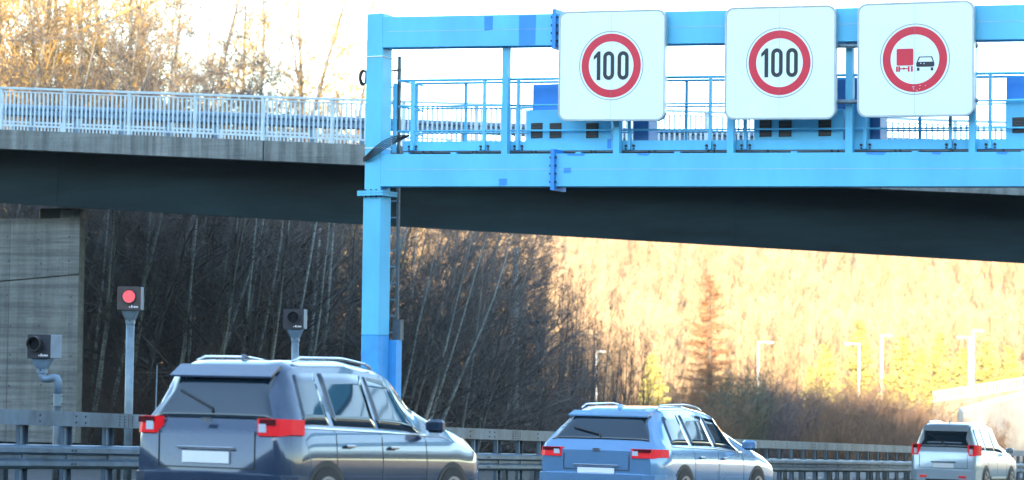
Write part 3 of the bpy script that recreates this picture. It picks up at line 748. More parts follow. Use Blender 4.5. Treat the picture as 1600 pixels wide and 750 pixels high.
# ================================================================== CARS
def catmull(xs_, ys_, x):
    return float(np.interp(x, xs_, ys_))
def make_car(L, W, prof, belt, paint, label, lat, s, wheel_r=.33, rails=False, roofw=.60):
    """prof: list of (x from rear, z top of centre line); belt: (x,z). local x forward, y left, z up"""
    t = thing('car', RP(lat, s), label, 'car', 'cars driving away on the motorway')
    fx = (D + Z * -.044).normalized(); fy = -U; fz = Z
    O = RP(lat, s, .02)
    px_ = [p[0] for p in prof]; pz = [p[1] for p in prof]
    us = sorted(set([round(x, 3) for x in list(np.linspace(0, L, 47)) + px_]))
    def sm(x, xs_, ys_, k=.09):
        return sum(float(np.interp(x + d_, xs_, ys_)) * w_ for d_, w_ in ((-k, .2), (-k / 2, .2), (0, .2), (k / 2, .2), (k, .2)))
    def top(x): return sm(min(max(x, 0), L), px_, pz)
    def bl(x): return float(np.interp(x, [b[0] for b in belt], [b[1] for b in belt]))
    def hw(x):
        e = min(x, L - x); r_ = .42
        k = 1 - .15 * (1 - min(1, e / r_)) ** 2.2
        return W / 2 * k
    def sec(x, v):   # v 0..8 -> point (y,z)
        T = top(x); w_ = hw(x); B_ = min(bl(x), T - .02); up_ = max(0, T - B_)
        g = min(1, up_ / .35)
        wt = w_ * (1 - g * (1 - roofw / (W / 2) )) if g > 0 else w_
        wt = w_ * (.93 - .93 * g) + (roofw * (w_ / (W / 2))) * g if g > 0 else w_ * .93
        pts = [(0, .20), (w_ * .86, .20), (w_ * .965, .28), (w_ * .995, .48), (w_ * 1.0, min(.68, B_ - .12)), (w_ * .975, B_ - .045), (w_ * .93, B_), (wt, max(B_ + .003, T - .055 * g - .012)), (wt * .80, T - .004), (0, T)]
        i = int(min(v, 8.999)); f_ = v - i
        return (pts[i][0] * (1 - f_) + pts[i + 1][0] * f_, pts[i][1] * (1 - f_) + pts[i + 1][1] * f_)
    def P(x, y, z): return O + fx * x + fy * y + fz * z
    vv = [0, 1, 2, 3, 4, 5, 6, 6.33, 6.66, 7, 7.5, 8, 8.3, 9]
    nv = len(vv) * 2 - 2
    mb = MB(); vs = []
    for x in us:
        half = [sec(x, v) for v in vv]
        ring_ = [P(x, y, z) for y, z in half] + [P(x, -y, z) for y, z in half[-2:0:-1]]
        vs += ring_
    fs = []
    for i in range(len(us) - 1):
        for k in range(nv): fs.append((i * nv + k, i * nv + (k + 1) % nv, (i + 1) * nv + (k + 1) % nv, (i + 1) * nv + k))
    fs.append(tuple(reversed(range(nv)))); fs.append(tuple(range((len(us) - 1) * nv, len(us) * nv)))
    mb.add(vs, fs); body = mb.build('body', MT[paint], t, True)
    md = body.modifiers.new('e', 'EDGE_SPLIT'); md.split_angle = R(38)
    def patch(x0, x1, v0, v1, side, off, name, mt, nu=10, nw=5, sl=0, sr=0, parent=t, both=False):
        """panel laid on the body's own surface; sl/sr slant its ends"""
        mb = MB(); pts = []; pts2 = []
        for i in range(nu + 1):
            for j in range(nw + 1):
                v = v0 + (v1 - v0) * j / nw; f_ = (v - v0) / (v1 - v0)
                xa_ = x0 + sl * f_; xb_ = x1 + sr * f_
                x = xa_ + (xb_ - xa_) * i / nu; y, z = sec(x, v); y2, z2 = sec(x, min(v + .05, 9)); y1_, z1_ = sec(x, v - .05)
                n_ = Vector((z2 - z1_, -(y2 - y1_))); n_ = n_.normalized() if n_.length > 0 else Vector((1, 0))
                dz = (top(x + .03) - top(x - .03)) / .06 if v > 6.5 else 0
                dx = -dz * n_.y
                pts.append(P(x + dx * off, side * (y + n_.x * off), z + n_.y * off))
                pts2.append(P(x - dx * .01, side * (y - n_.x * .01), z - n_.y * .01))
        n1 = nw + 1; N = len(pts)
        f1 = [(i * n1 + j, i * n1 + j + 1, (i + 1) * n1 + j + 1, (i + 1) * n1 + j) for i in range(nu) for j in range(nw)]
        bd = [i * n1 for i in range(nu + 1)] + [nu * n1 + j for j in range(1, n1)] + [i * n1 + nw for i in range(nu - 1, -1, -1)] + [j for j in range(nw - 1, 0, -1)]
        f2 = [(bd[i], bd[(i + 1) % len(bd)], bd[(i + 1) % len(bd)] + N, bd[i] + N) for i in range(len(bd))]
        mb.add(pts + pts2, f1 + f2); return mb.build(name, MT[mt], parent, True)
    return t, P, sec, patch, top, bl, hw, L, W, body
def finish_car(C, rearwin, sidewins, wheels, lights, wr, rear_z, roof_x=None, spoiler=None):
    t, P, sec, patch, top, bl, hw, L, W, body = C
    # rear and front screens: both halves meet on the centre line
    def screen(x0, x1, name):
        mb = MB(); nu, nw = 10, 14; pts = []; pts2 = []
        for i in range(nu + 1):
            x = x0 + (x1 - x0) * i / nu
            for j in range(nw + 1):
                q = -1 + 2 * j / nw; ym = sec(x, 7)[0] * .93; y = q * ym
                # find v for |y|
                yy = abs(y); v = 9
                y8, z8 = sec(x, 8); y7, z7 = sec(x, 7)
                z = top(x) - .004 * min(1, yy / max(y8, 1e-3)) if yy <= y8 else z8 + (z7 - z8) * (yy - y8) / max(1e-4, y7 - y8)
                dz = (top(x + .03) - top(x - .03)) / .06; nrm = Vector((-dz, 1)).normalized()
                pts.append(P(x + nrm.x * .008, y, z + nrm.y * .008)); pts2.append(P(x - nrm.x * .01, y, z - nrm.y * .01))
        n1 = nw + 1; N = len(pts)
        f1 = [(i * n1 + j, (i + 1) * n1 + j, (i + 1) * n1 + j + 1, i * n1 + j + 1) for i in range(nu) for j in range(nw)]
        bd = [i * n1 for i in range(nu + 1)] + [nu * n1 + j for j in range(1, n1)] + [i * n1 + nw for i in range(nu - 1, -1, -1)] + [j for j in range(nw - 1, 0, -1)]
        mb.add(pts + pts2, f1 + [(bd[i], bd[i] + N, bd[(i + 1) % len(bd)] + N, bd[(i + 1) % len(bd)]) for i in range(len(bd))])
        return mb.build(name, MT['glass_dark'], t, True)
    screen(rearwin[0], rearwin[1], 'rear_window'); screen(rearwin[2], rearwin[3], 'windscreen')
    for side in (1, -1):
        for (x0, x1, sl, sr) in sidewins:
            patch(x0, x1, 6.06, 6.9, side, .007, 'side_window', 'glass_dark', sl=sl, sr=sr)
        patch(sidewins[0][0] - .05, sidewins[-1][1] + .1, 5.75, 6.02, side, .010, 'window_trim', 'chrome', nu=16, nw=2)
    for xw in wheels:
        for side in (1, -1):
            y0 = hw(xw)
            def cyl(mb, r_, ya, yb, n=28):
                mb.prism([P(xw + r_ * math.cos(2 * math.pi * i / n), ya, wr + r_ * math.sin(2 * math.pi * i / n)) for i in range(n)], P(0, yb, 0) - P(0, ya, 0))
            mb = MB(); cyl(mb, wr + .055, side * (y0 - .25), side * (y0 + .004)); mb.build('wheel_arch', MT['black_trim'], t)
            mb = MB(); cyl(mb, wr, side * (y0 - .2), side * (y0 + .012)); wh = mb.build('wheel', MT['rubber'], t)
            mb = MB(); n = 28
            for k in range(5):
                q = 2 * math.pi * k / 5; d1 = Vector((math.cos(q), math.sin(q))); d2 = Vector((-d1.y, d1.x))
                pts = [(d1 * .05 + d2 * .03), (d1 * wr * .66 + d2 * .045), (d1 * wr * .66 - d2 * .045), (d1 * .05 - d2 * .03)]
                mb.prism([P(xw + p.x, side * (y0 + .012), wr + p.y) for p in pts], P(0, side * .012, 0) - P(0, 0, 0))
            ou = [P(xw + wr * .70 * math.cos(2 * math.pi * i / n), side * (y0 + .012), wr + wr * .70 * math.sin(2 * math.pi * i / n)) for i in range(n)]
            inn = [P(xw + wr * .62 * math.cos(2 * math.pi * i / n), side * (y0 + .012), wr + wr * .62 * math.sin(2 * math.pi * i / n)) for i in range(n)]
            mb.ring(ou, inn, P(0, side * .012, 0) - P(0, 0, 0)); mb.build('rim', MT['rim_alloy'], wh)
    # tailgate outline, wiper, sills, aerial
    for side in (1, -1): patch(wheels[0] + wr + .08, wheels[1] - wr - .08, 1.6, 2.75, side, .012, 'sill_trim', 'black_trim', nu=8, nw=3)
    xa = rearwin[1] + .28; mb = MB(); wd_ = P(0, 1, 0) - P(0, 0, 0)
    mb.prism([P(xa, -.02, top(xa) - .01), P(xa + .17, -.02, top(xa + .17) - .01), P(xa + .02, -.02, top(xa) + .055)], wd_ * .04); mb.build('aerial', body.data.materials[0], t)
    mb = MB(); mb.box(P(-.012, 0, 0), P(1, 0, 0) - P(0, 0, 0), wd_, Z, (0, -.05, lights[1] - .045), (.03, .05, lights[1] - .005)); mb.build('badge', MT['chrome'], t)
    zt_, zb_ = lights[1] + .02, .60
    gx = lambda z: float(np.interp(z, [.5, .8, .95, 1.1], [-.004, -.004, .02, .05]))
    mb = MB(); yw = hw(0) - lights[2] - .03
    e1, e2 = (P(1, 0, 0) - P(0, 0, 0)), (P(0, 1, 0) - P(0, 0, 0))
    for side in (1, -1): mb.box(P(-.006, side * yw, 0), e1, e2, Z, (0, -.005, .62), (.01, .005, lights[0] + .04))
    mb.box(P(-.006, 0, 0), e1, e2, Z, (0, -yw, .612), (.01, yw, .622)); mb.build('tailgate_seam', MT['black_trim'], t)
    mb = MB(); mb.box(P(-.03, 0, 0), e1, e2, Z, (0, -.32, rear_z + .125), (.03, .32, rear_z + .155), .006); mb.build('tailgate_handle', MT['chrome'], t)
    xw0 = rearwin[0] + .03; mb = MB(); mb.tube([P(xw0 - .03, 0, top(xw0) - .01), P(xw0 - .01, .02, top(xw0) + .03), P(xw0 + .07, .42, top(xw0 + .07) + .035)], .012, 6); mb.build('wiper', MT['black_trim'], t)
    z0, z1, wl = lights
    for side in (1, -1):
        mb = MB(); w0 = hw(0.02)
        # lamp wraps the rear corner: outer edge follows the flank, inner end lies on the tail
        ys_ = [(.30, hw(.30) + .006), (.14, hw(.14) + .008), (.03, hw(.03) + .004), (-.018, w0 - .05), (-.022, w0 - wl)]
        fr = [P(x, side * y, z0 + .02 * (x > .1)) for x, y in ys_]; tp = [P(x + .02, side * y * .985, z1) for x, y in ys_]
        ib = [P(max(x, 0) + .05, side * (y - .05), z0) for x, y in ys_]; it = [P(max(x, 0) + .06, side * (y - .06), z1) for x, y in ys_]
        n = 5; V = fr + tp + ib + it
        m2 = MB(); m2.box(P(-.026, side * (w0 - wl + .05), z0 + .03), (P(1, 0, 0) - P(0, 0, 0)), (P(0, 1, 0) - P(0, 0, 0)), Z, (-.004, -.04, 0), (.01, .04, (z1 - z0) * .5)); m2.build('reversing_light', MT['clear_lens'], t)
        fs = [(i, i + 1, n + i + 1, n + i) for i in range(n - 1)] + [(n + i, n + i + 1, 3 * n + i + 1, 3 * n + i) for i in range(n - 1)] + [(i + 1, i, 2 * n + i, 2 * n + i + 1) for i in range(n - 1)] + [(0, n, 3 * n, 2 * n), (n - 1, 3 * n - 1, 4 * n - 1, 2 * n - 1)]
        mb.add(V, fs); tl_ = mb.build('tail_light', MT['tail_red'], t)
        m3 = MB()      # dark divider and upper band of the lamp
        for zz in (z0 + (z1 - z0) * .60,):
            m3.box(P(-.026, side * (w0 - wl * .5), zz), (P(1, 0, 0) - P(0, 0, 0)), (P(0, 1, 0) - P(0, 0, 0)), Z, (-.003, -wl * .48, 0), (.008, wl * .40, (z1 - z0) * .36))
        m3.build('lamp_band', MT['tail_dark'], tl_)
    # bumper, plate, exhaust panel
    mb = MB()
    bm = [(.55, hw(.55) + .006), (.2, hw(.2) + .02), (.02, hw(.02) + .03), (-.05, hw(0) - .10), (-.07, 0)]
    for side in (1, -1):
        fr = [P(x, side * y, .30) for x, y in bm]; tp = [P(x, side * y, .56) for x, y in bm]; ib = [P(x + .12, side * max(0, y - .1), .30) for x, y in bm]; it = [P(x + .12, side * max(0, y - .1), .60) for x, y in bm]
        n = 5; mb.add(fr + tp + ib + it, [(i, i + 1, n + i + 1, n + i) for i in range(4)] + [(n + i, n + i + 1, 3 * n + i + 1, 3 * n + i) for i in range(4)] + [(i + 1, i, 2 * n + i, 2 * n + i + 1) for i in range(4)])
    mb.build('bumper', body.data.materials[0], t)
    mb = MB(); mb.box(P(-.075, 0, 0), (P(1, 0, 0) - P(0, 0, 0)), (P(0, 1, 0) - P(0, 0, 0)), Z, (-.02, -.42, .24), (.1, .42, .34)); mb.build('diffuser', MT['black_trim'], t)
    for side in (1, -1):
        mb = MB(); mb.box(P(-.07, side * (hw(0) - .27), .38), (P(1, 0, 0) - P(0, 0, 0)), (P(0, 1, 0) - P(0, 0, 0)), Z, (-.012, -.09, 0), (.03, .09, .045)); mb.build('reflector', MT['tail_red'], t)
    mb = MB(); zc = rear_z; mb.box(P(-.0, 0, 0), (P(1, 0, 0) - P(0, 0, 0)), (P(0, 1, 0) - P(0, 0, 0)), Z, (-.022, -.26, zc), (.0, .26, zc + .11)); mb.build('number_plate', MT['plate_white'], t)
    # door seams, handles, mirrors
    ex, ey = (P(1, 0, 0) - P(0, 0, 0)), (P(0, 1, 0) - P(0, 0, 0))
    for side in (1, -1):
        for xs_ in [w_[1] + .045 for w_ in sidewins]:
            patch(xs_, xs_ + .012, 2.2, 5.9, side, .002, 'door_seam', 'black_trim', nu=1, nw=8)
        for xs_ in [w_[0] + .10 for w_ in sidewins[1:]] if len(sidewins) > 1 else [1.6]:
            y_, z_ = sec(xs_, 4.6); mb = MB(); mb.box(P(xs_, side * (y_ + .012), z_), ex, ey * side, Z, (0, -.01, -.012), (.17, .02, .014), .004); mb.build('door_handle', MT['chrome'], t)
        xm = sidewins[-1][1] + .05; y_, z_ = sec(xm, 6.0)
        mb = MB(); mb.box(P(xm, side * (y_ + .0), z_ + .03), ex, ey * side, Z, (0, .02, .0), (.12, .22, .14), .03); mb.build('wing_mirror', body.data.materials[0], t)
    if spoiler:
        mb = MB(); x0 = spoiler; wy = sec(x0 + .05, 7)[0] * .95
        mb.box8([P(x0 - .09, -wy, top(x0) - .03), P(x0 - .09, wy, top(x0) - .03), P(x0 + .1, wy, top(x0 + .1) - .02), P(x0 + .1, -wy, top(x0 + .1) - .02),
                 P(x0 - .09, -wy, top(x0) - .012), P(x0 - .09, wy, top(x0) - .012), P(x0 + .1, wy, top(x0 + .1) + .012), P(x0 + .1, -wy, top(x0 + .1) + .012)])
        mb.build('roof_spoiler', body.data.materials[0], t)
    if roof_x:
        for side in (1, -1):
            y_ = sec((roof_x[0] + roof_x[1]) / 2, 7.5)[0]; mb = MB(); n = 12
            pts = [P(roof_x[0] + (roof_x[1] - roof_x[0]) * i / n, side * y_, top(roof_x[0] + (roof_x[1] - roof_x[0]) * i / n) + (.022 if 0 < i < n else -.01)) for i in range(n + 1)]
            mb.tube(pts, .014, 8); mb.build('roof_rail', MT['chrome'], t, True)
# tall compact estate, left in the photo
C = make_car(4.25, 1.80, [(0, .86), (.05, 1.00), (.30, 1.55), (.55, 1.66), (1.6, 1.70), (2.4, 1.64), (3.15, 1.18), (3.9, 1.02), (4.18, .80), (4.25, .60)], [(0, 1.02), (2.0, 1.0), (3.4, .97), (4.25, .8)], 'paint_slate',
             'dark blue tall estate car passing in front of the gantry column', -12.0, 18.5, rails=True)
finish_car(C, (.09, .33, 2.50, 3.08), [(.42, .88, .10, -.0), (.98, 1.80, 0, -.0), (1.88, 2.75, 0, -.40)], (.72, 3.38), (.93, 1.09, .20), .33, .66, (.65, 2.2), .30)
# lower hatchback in the middle
C = make_car(4.75, 1.82, [(0, .82), (.06, .94), (.42, 1.34), (.8, 1.46), (1.8, 1.50), (2.7, 1.44), (3.55, 1.02), (4.3, .88), (4.68, .70), (4.75, .50)], [(0, .95), (2.2, .93), (3.7, .88), (4.75, .7)], 'paint_azure',
             'light blue low estate car, middle one of the three passing cars', -12.0, 27.8)
finish_car(C, (.13, .46, 2.80, 3.45), [(.58, 1.22, .14, -.0), (1.32, 2.12, .0, -.0), (2.20, 3.12, 0, -.42)], (.86, 3.74), (.78, .90, .28), .33, .53, (.75, 2.4), .46)
# small boxy one at the right edge
C = make_car(4.3, 1.80, [(0, .88), (.04, 1.02), (.22, 1.60), (.45, 1.74), (1.6, 1.78), (2.5, 1.70), (3.2, 1.18), (3.95, 1.02), (4.23, .80), (4.3, .60)], [(0, 1.04), (2.0, 1.02), (3.4, .98), (4.3, .8)], 'paint_silver',
             'small silver van-like car farthest down the road at the right edge', -15.0, 56.5)
finish_car(C, (.07, .28, 2.58, 3.14), [(.36, .92, .07, -.0), (1.02, 1.85, 0, -.0), (1.93, 2.85, 0, -.38)], (.72, 3.4), (.93, 1.2, .13), .33, .62, (.6, 2.2), .24)

# ================================================================== TREES
def grow(seed, H, r0, lean, n1, n2, n3, start=.25, l1=.30, up=.55, droop=0, sway=.25, tw=.006):
    """bare broadleaf tree at the origin. returns trunk MB, branches MB"""
    rd = random.Random(seed); tr = MB(); br = MB()
    n = 9; pts = []; p = Vector((0, 0, -.3)); d = Vector((lean[0], lean[1], 1)).normalized()
    for i in range(n + 1):
        pts.append(p.copy()); d = (d + Vector((rd.gauss(0, 1), rd.gauss(0, 1), 0)) * sway * .12 + Z * .02).normalized(); p = p + d * (H / n)
    rad = [max(.008, r0 * (1 - i / n) ** .9) for i in range(n + 1)]
    tr.tube(pts, rad, 6, False)
    def pos(f):
        k = f * n; i = min(int(k), n - 1); return pts[i].lerp(pts[i + 1], k - i), rad[i] + (rad[i + 1] - rad[i]) * (k - i), (pts[i + 1] - pts[i]).normalized()
    def sub(p, d, L, r, nseg, lev):
        q = [p]; dd = d
        for i in range(nseg):
            dd = (dd + Vector((rd.gauss(0, .16), rd.gauss(0, .16), rd.gauss(0, .12) + up * .12 - droop * .1))).normalized(); q.append(q[-1] + dd * (L / nseg))
        br.tube(q, [max(tw * .6, r * (1 - .8 * i / nseg)) for i in range(nseg + 1)], 3 if lev else 4, False)
        if lev < 2:
            cnt = n2 if lev == 0 else n3
            for j in range(cnt):
                f = rd.uniform(.2, 1); k = f * nseg; i = min(int(k), nseg - 1); b = q[i].lerp(q[i + 1], k - i)
                t_ = (q[i + 1] - q[i]).normalized(); side = t_.cross(Vector((rd.gauss(0, 1), rd.gauss(0, 1), rd.gauss(0, 1))));
                if side.length < .01: continue
                nd = (t_ * .75 + side.normalized() * rd.uniform(.45, .95)).normalized()
                sub(b, nd, L * rd.uniform(.3, .6) * (1.15 - f * .5), max(tw, r * .45), 2 if lev == 0 else 1, lev + 1)
    for i in range(n1):
        f = start + (1 - start) * (i + rd.random()) / n1; f = min(f, .985); b, r, t_ = pos(f)
        q = rd.uniform(0, 2 * math.pi); side = Vector((math.cos(q), math.sin(q), 0))
        nd = (side + Z * (up + rd.uniform(-.2, .3)) ).normalized()
        sub(b, nd, H * l1 * (1.15 - f) * rd.uniform(.6, 1.25), max(tw * 1.3, r * .42), 4, 0)
    return tr, br
def tree_proto(seed, barkm, twigm, **k):
    tr, br = grow(seed, **k); t = thing('bare_tree', (0, 0, 0), 'x', 'tree')
    tr.build('trunk', MT[barkm], t, True); br.build('crown', MT[twigm], t); return t
P_young = [tree_proto(10 + i, ('birch_bark', 'grey_bark', 'grey_bark')[i % 3], 'brown_twig', H=12 + i % 3, r0=.085 + .01 * (i % 3), lean=(.10 + .05 * (i % 3), 0), n1=26, n2=6, n3=4, start=.18, l1=.24, up=.9) for i in range(6)]
P_tall = [tree_proto(30 + i, 'grey_bark', 'sunlit_twig', H=20 + i, r0=.19, lean=(.03, .0), n1=52, n2=8, n3=6, start=.3, l1=.24, up=.6, sway=.35, tw=.009) for i in range(4)]
P_wide = [tree_proto(40 + i, 'grey_bark', 'brown_twig', H=11.5, r0=.12, lean=(.25, 0), n1=38, n2=8, n3=6, start=.08, l1=.46, up=.35, sway=.45) for i in range(3)]
P_sap = [tree_proto(50 + i, 'shaded_sapling_twig', 'shaded_sapling_twig', H=8.8, r0=.06, lean=(.02, 0), n1=22, n2=5, n3=3, start=.15, l1=.20, up=1.2, sway=.2) for i in range(4)]
used = set()
rnd = random.Random(77)
def plant(proto, px_, Y, scale, rz, label, group, zoff=0, tilt=0):
    o = proto if proto.name not in used else copy_tree(proto)
    used.add(proto.name)
    x = (px_ - 800) / F * Y
    o.location = (x, Y, gz(x, Y) + zoff); o.rotation_euler = (0, R(tilt), R(rz)); o.scale = (scale,) * 3
    tag(o, label, 'tree', group); return o
Lw = 'slim bare tree in the dense shaded wood beyond the bridge'
# young leaning stand below the bridge, x -60..700
for i in range(110):
    px_ = -40 + 800 * ((i * .618034) % 1); Y = 73 + 48 * ((i * .7548) % 1) + 0.0
    s_ = rnd.uniform(.72, 1.15)
    if px_ > 480: s_ *= .72
    plant(P_young[i % 6], px_, Y, s_, rnd.uniform(-25, 35), Lw, 'slim trees of the dark wood beyond the bridge')
Lt = 'tall bare tree lit golden, rising above the bridge railing left of the gantry'
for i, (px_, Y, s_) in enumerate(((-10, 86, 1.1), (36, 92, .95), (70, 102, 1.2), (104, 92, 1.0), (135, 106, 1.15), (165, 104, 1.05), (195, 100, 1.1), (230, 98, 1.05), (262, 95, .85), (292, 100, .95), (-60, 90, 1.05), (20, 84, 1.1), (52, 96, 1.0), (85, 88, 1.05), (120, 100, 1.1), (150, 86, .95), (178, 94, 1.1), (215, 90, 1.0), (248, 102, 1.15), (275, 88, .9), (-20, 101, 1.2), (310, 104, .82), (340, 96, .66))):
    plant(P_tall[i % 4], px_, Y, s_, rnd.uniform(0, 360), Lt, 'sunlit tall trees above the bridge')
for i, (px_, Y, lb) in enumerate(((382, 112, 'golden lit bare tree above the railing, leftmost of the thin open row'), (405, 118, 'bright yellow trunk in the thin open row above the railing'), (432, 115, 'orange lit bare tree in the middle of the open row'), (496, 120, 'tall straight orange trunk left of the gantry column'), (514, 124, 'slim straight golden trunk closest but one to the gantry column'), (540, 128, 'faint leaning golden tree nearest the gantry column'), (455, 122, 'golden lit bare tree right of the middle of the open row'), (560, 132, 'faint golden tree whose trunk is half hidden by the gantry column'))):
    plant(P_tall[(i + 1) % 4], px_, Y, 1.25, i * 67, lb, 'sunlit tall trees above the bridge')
for i in range(26):      # thick crowns just beyond the deck
    px_ = -30 + 600 * ((i * .618034) % 1); Y = 80 + 16 * ((i * .7548) % 1)
    plant(P_wide[i % 3], px_, Y, (1.3 if px_ < 400 else 1.0) * rnd.uniform(.92, 1.1), rnd.uniform(0, 360), 'low bushy bare tree filling the gaps of the bridge railing, golden at its tips', 'bushy trees behind the bridge railing')
P_birch = [tree_proto(90 + i, 'birch_bark', 'grey_twig', H=12.5, r0=.095, lean=(.13 + .04 * i, 0), n1=18, n2=4, n3=3, start=.3, l1=.17, up=1.1, sway=.3) for i in range(3)]
for i, (px_, tl_) in enumerate(((140, 3), (165, 1), (188, 4), (262, 3), (300, 5), (318, 2), (352, 4), (372, 1), (455, 5), (484, 2), (520, 5), (538, 8), (640, 12), (668, 9), (602, 6))):
    plant(P_birch[i % 3], px_, 69.5 + (i * 1.7) % 4, .9 if px_ < 560 else .72, rnd.uniform(-20, 25), 'pale slanting birch trunk standing out in front of the dark wood', 'pale birches at the front of the wood', tilt=tl_)
# wide-armed dark trees at the right edge of the wood
for i, (px_, Y, s_) in enumerate(((625, 76, .78), (665, 78, .82), (715, 82, .86), (740, 80, .82), (772, 84, .84), (680, 90, .95), (640, 94, 1.0), (755, 96, .95), (585, 82, .9), (600, 78, .92), (650, 84, 1.0), (700, 80, .95), (735, 88, .95), (768, 92, .85), (560, 90, 1.0), (690, 96, 1.05), (790, 99, .72), (630, 72, .6), (745, 76, .55), (500, 80, .9), (420, 78, .8), (340, 84, 1.0), (250, 78, 1.15), (160, 82, 1.1), (215, 73, 1.2), (285, 74, 1.25), (345, 76, 1.12), (60, 80, 1.2), (110, 77, 1.15), (10, 78, 1.2), (400, 80, 1.05), (455, 86, 1.0), (-30, 80, 1.2))):
    plant(P_wide[i % 3], px_, Y, s_, rnd.uniform(-30, 30), 'dark spreading bare tree with arching boughs at the edge of the wood', 'spreading trees at the edge of the wood')
plant(P_young[0], 405, 69.5, .95, 0, 'pale birch leaning right, front stem of the pair behind the camera boxes', 'slim trees of the dark wood beyond the bridge', tilt=4)
plant(P_young[3], 428, 70.5, 1.0, 10, 'pale birch leaning right, rear stem of the pair behind the camera boxes', 'slim trees of the dark wood beyond the bridge', tilt=5)
plant(P_young[0], 330, 70, .95, 5, 'pale birch with a straight stem between flash lamp and third camera box', 'slim trees of the dark wood beyond the bridge', tilt=3)
plant(P_young[3], 652, 71, .72, 0, 'pale leaning birch just right of the gantry ladder', 'slim trees of the dark wood beyond the bridge', tilt=12)
plant(P_young[0], 150, 72, .95, 20, 'pale birch beside the right edge of the concrete pier', 'slim trees of the dark wood beyond the bridge', tilt=2)
# saplings against the hill
for i in range(54):
    f = i / 53; px_ = 800 + 225 * f + rnd.uniform(-8, 8); Y = 39.0 / (math.sin(A) - (px_ - 800) / F * math.cos(A)) + rnd.uniform(0, 14)
    s_ = (.98 - .36 * f ** 1.6) * rnd.uniform(.85, 1.1)
    plant(P_sap[i % 4], px_, Y, s_, rnd.uniform(0, 360), 'thin upright sapling right of the dark wood, against the bright hill', 'saplings against the bright hill')
tr = MB(); tr.tube([Vector((0, 0, -.3)), Vector((.05, 0, 3)), Vector((.0, .05, 8.6))], [.17, .15, .10], 8, True)
for i in range(12):
    q = i * 2.4; z_ = 3 + i * .45; tr.tube([Vector((0, 0, z_)), Vector((math.cos(q) * .35, math.sin(q) * .35, z_ + .1))], [.03, .012], 4)
o = tr.build('broken_trunk', MT['birch_bark'], None, True); x = (806 - 800) / F * 92; o.location = (x, 92, gz(x, 92)); tag(o, 'straight grey branchless trunk standing at the edge of the wood', 'dead tree')

# shrubs
def shrub_proto(seed, twigm, H, n0, spread):
    rd = random.Random(seed); mb = MB()
    for i in range(n0):
        q = rd.uniform(0, 6.283); e = rd.uniform(.05, spread); d = Vector((math.cos(q) * e, math.sin(q) * e, 1)).normalized(); p = Vector((math.cos(q), math.sin(q), 0)) * rd.uniform(0, .5)
        h = H * rd.uniform(.6, 1.05); pts = [p + Z * -.1]
        for k in range(5): d = (d + Vector((rd.gauss(0, .1), rd.gauss(0, .1), .03))).normalized(); pts.append(pts[-1] + d * h / 5)
        mb.tube(pts, [.022 * (1 - .8 * k / 5) + .004 for k in range(6)], 3, False)
        for j in range(22):
            f = rd.uniform(.15, 1) * 5; k = min(int(f), 4); b = pts[k].lerp(pts[k + 1], f - k); s2 = Vector((rd.gauss(0, 1), rd.gauss(0, 1), rd.uniform(0, 1.6))).normalized()
            e1 = b + s2 * h * rd.uniform(.08, .22); mb.tube([b, e1], [.007, .004], 3, False)
            for m_ in range(4):
                c = b.lerp(e1, rd.uniform(.2, 1)); mb.tube([c, c + Vector((rd.gauss(0, 1), rd.gauss(0, 1), rd.uniform(-.2, 1.4))).normalized() * h * rd.uniform(.03, .09)], [.005, .003], 3, False)
    o = mb.build('bare_shrub', MT[twigm]); return o
mat('rust_twig', (.20, .115, .065), .85, var=.3, scale=1.5)
mat('plum_twig', (.12, .085, .085), .85, var=.3, scale=1.5)
P_shr = [shrub_proto(60, 'rust_twig', 4.2, 26, .6), shrub_proto(61, 'plum_twig', 4.0, 26, .55), shrub_proto(62, 'olive_twig', 4.0, 28, .55), shrub_proto(63, 'brown_twig', 3.6, 26, .7), shrub_proto(64, 'rust_twig', 3.4, 24, .8)]
SL = {0: 'rust brown bare shrub in the thicket beyond the far carriageway', 1: 'purplish grey bare shrub in the thicket beyond the far carriageway', 2: 'greenish bare shrub in the thicket beyond the far carriageway', 3: 'dark brown bare shrub low in the thicket', 4: 'broad rust coloured shrub in the thicket beyond the far carriageway'}
def shrub(k, px_, Y, s_):
    pr_ = P_shr[k]; o = pr_ if pr_.name not in used else pr_.copy()
    if pr_.name in used: COL.objects.link(o)
    used.add(pr_.name); x = (px_ - 800) / F * Y
    o.location = (x, Y, gz(x, Y)); o.rotation_euler = (0, 0, rnd.uniform(0, 6.28)); o.scale = (s_ * rnd.uniform(.95, 1.25), s_, s_ * rnd.uniform(.85, 1.1))
    tag(o, SL[k], 'shrub', 'shrubs beyond the far carriageway')
def edgeY(px_, lat=-38.5):    # distance at which the far verge lies in this direction
    return -lat / (math.sin(A) - (px_ - 800) / F * math.cos(A))
for i in range(110):
    px_ = 760 + 860 * ((i * .618034) % 1); f = (i * .7548) % 1; Y0 = edgeY(px_); Y = Y0 + 2 + f * 34
    # outline of the thicket's top in the photo
    ytop = float(np.interp(px_, [760, 1000, 1060, 1160, 1250, 1330, 1440, 1480, 1600], [610, 625, 615, 572, 600, 585, 610, 640, 655]))
    x = (px_ - 800) / F * Y; zt_ = at(px_, ytop + rnd.uniform(-4, 14), Y).z; h = zt_ - gz(x, Y)
    s_ = max(.35, min(2.1, h / 4.0))
    k = (2 if 1130 < px_ < 1190 and f < .5 else 1 if (1180 < px_ < 1250 or 1430 < px_ < 1500) and i % 3 else (0, 4, 3, 1)[i % 4])
    shrub(k, px_, Y, s_)
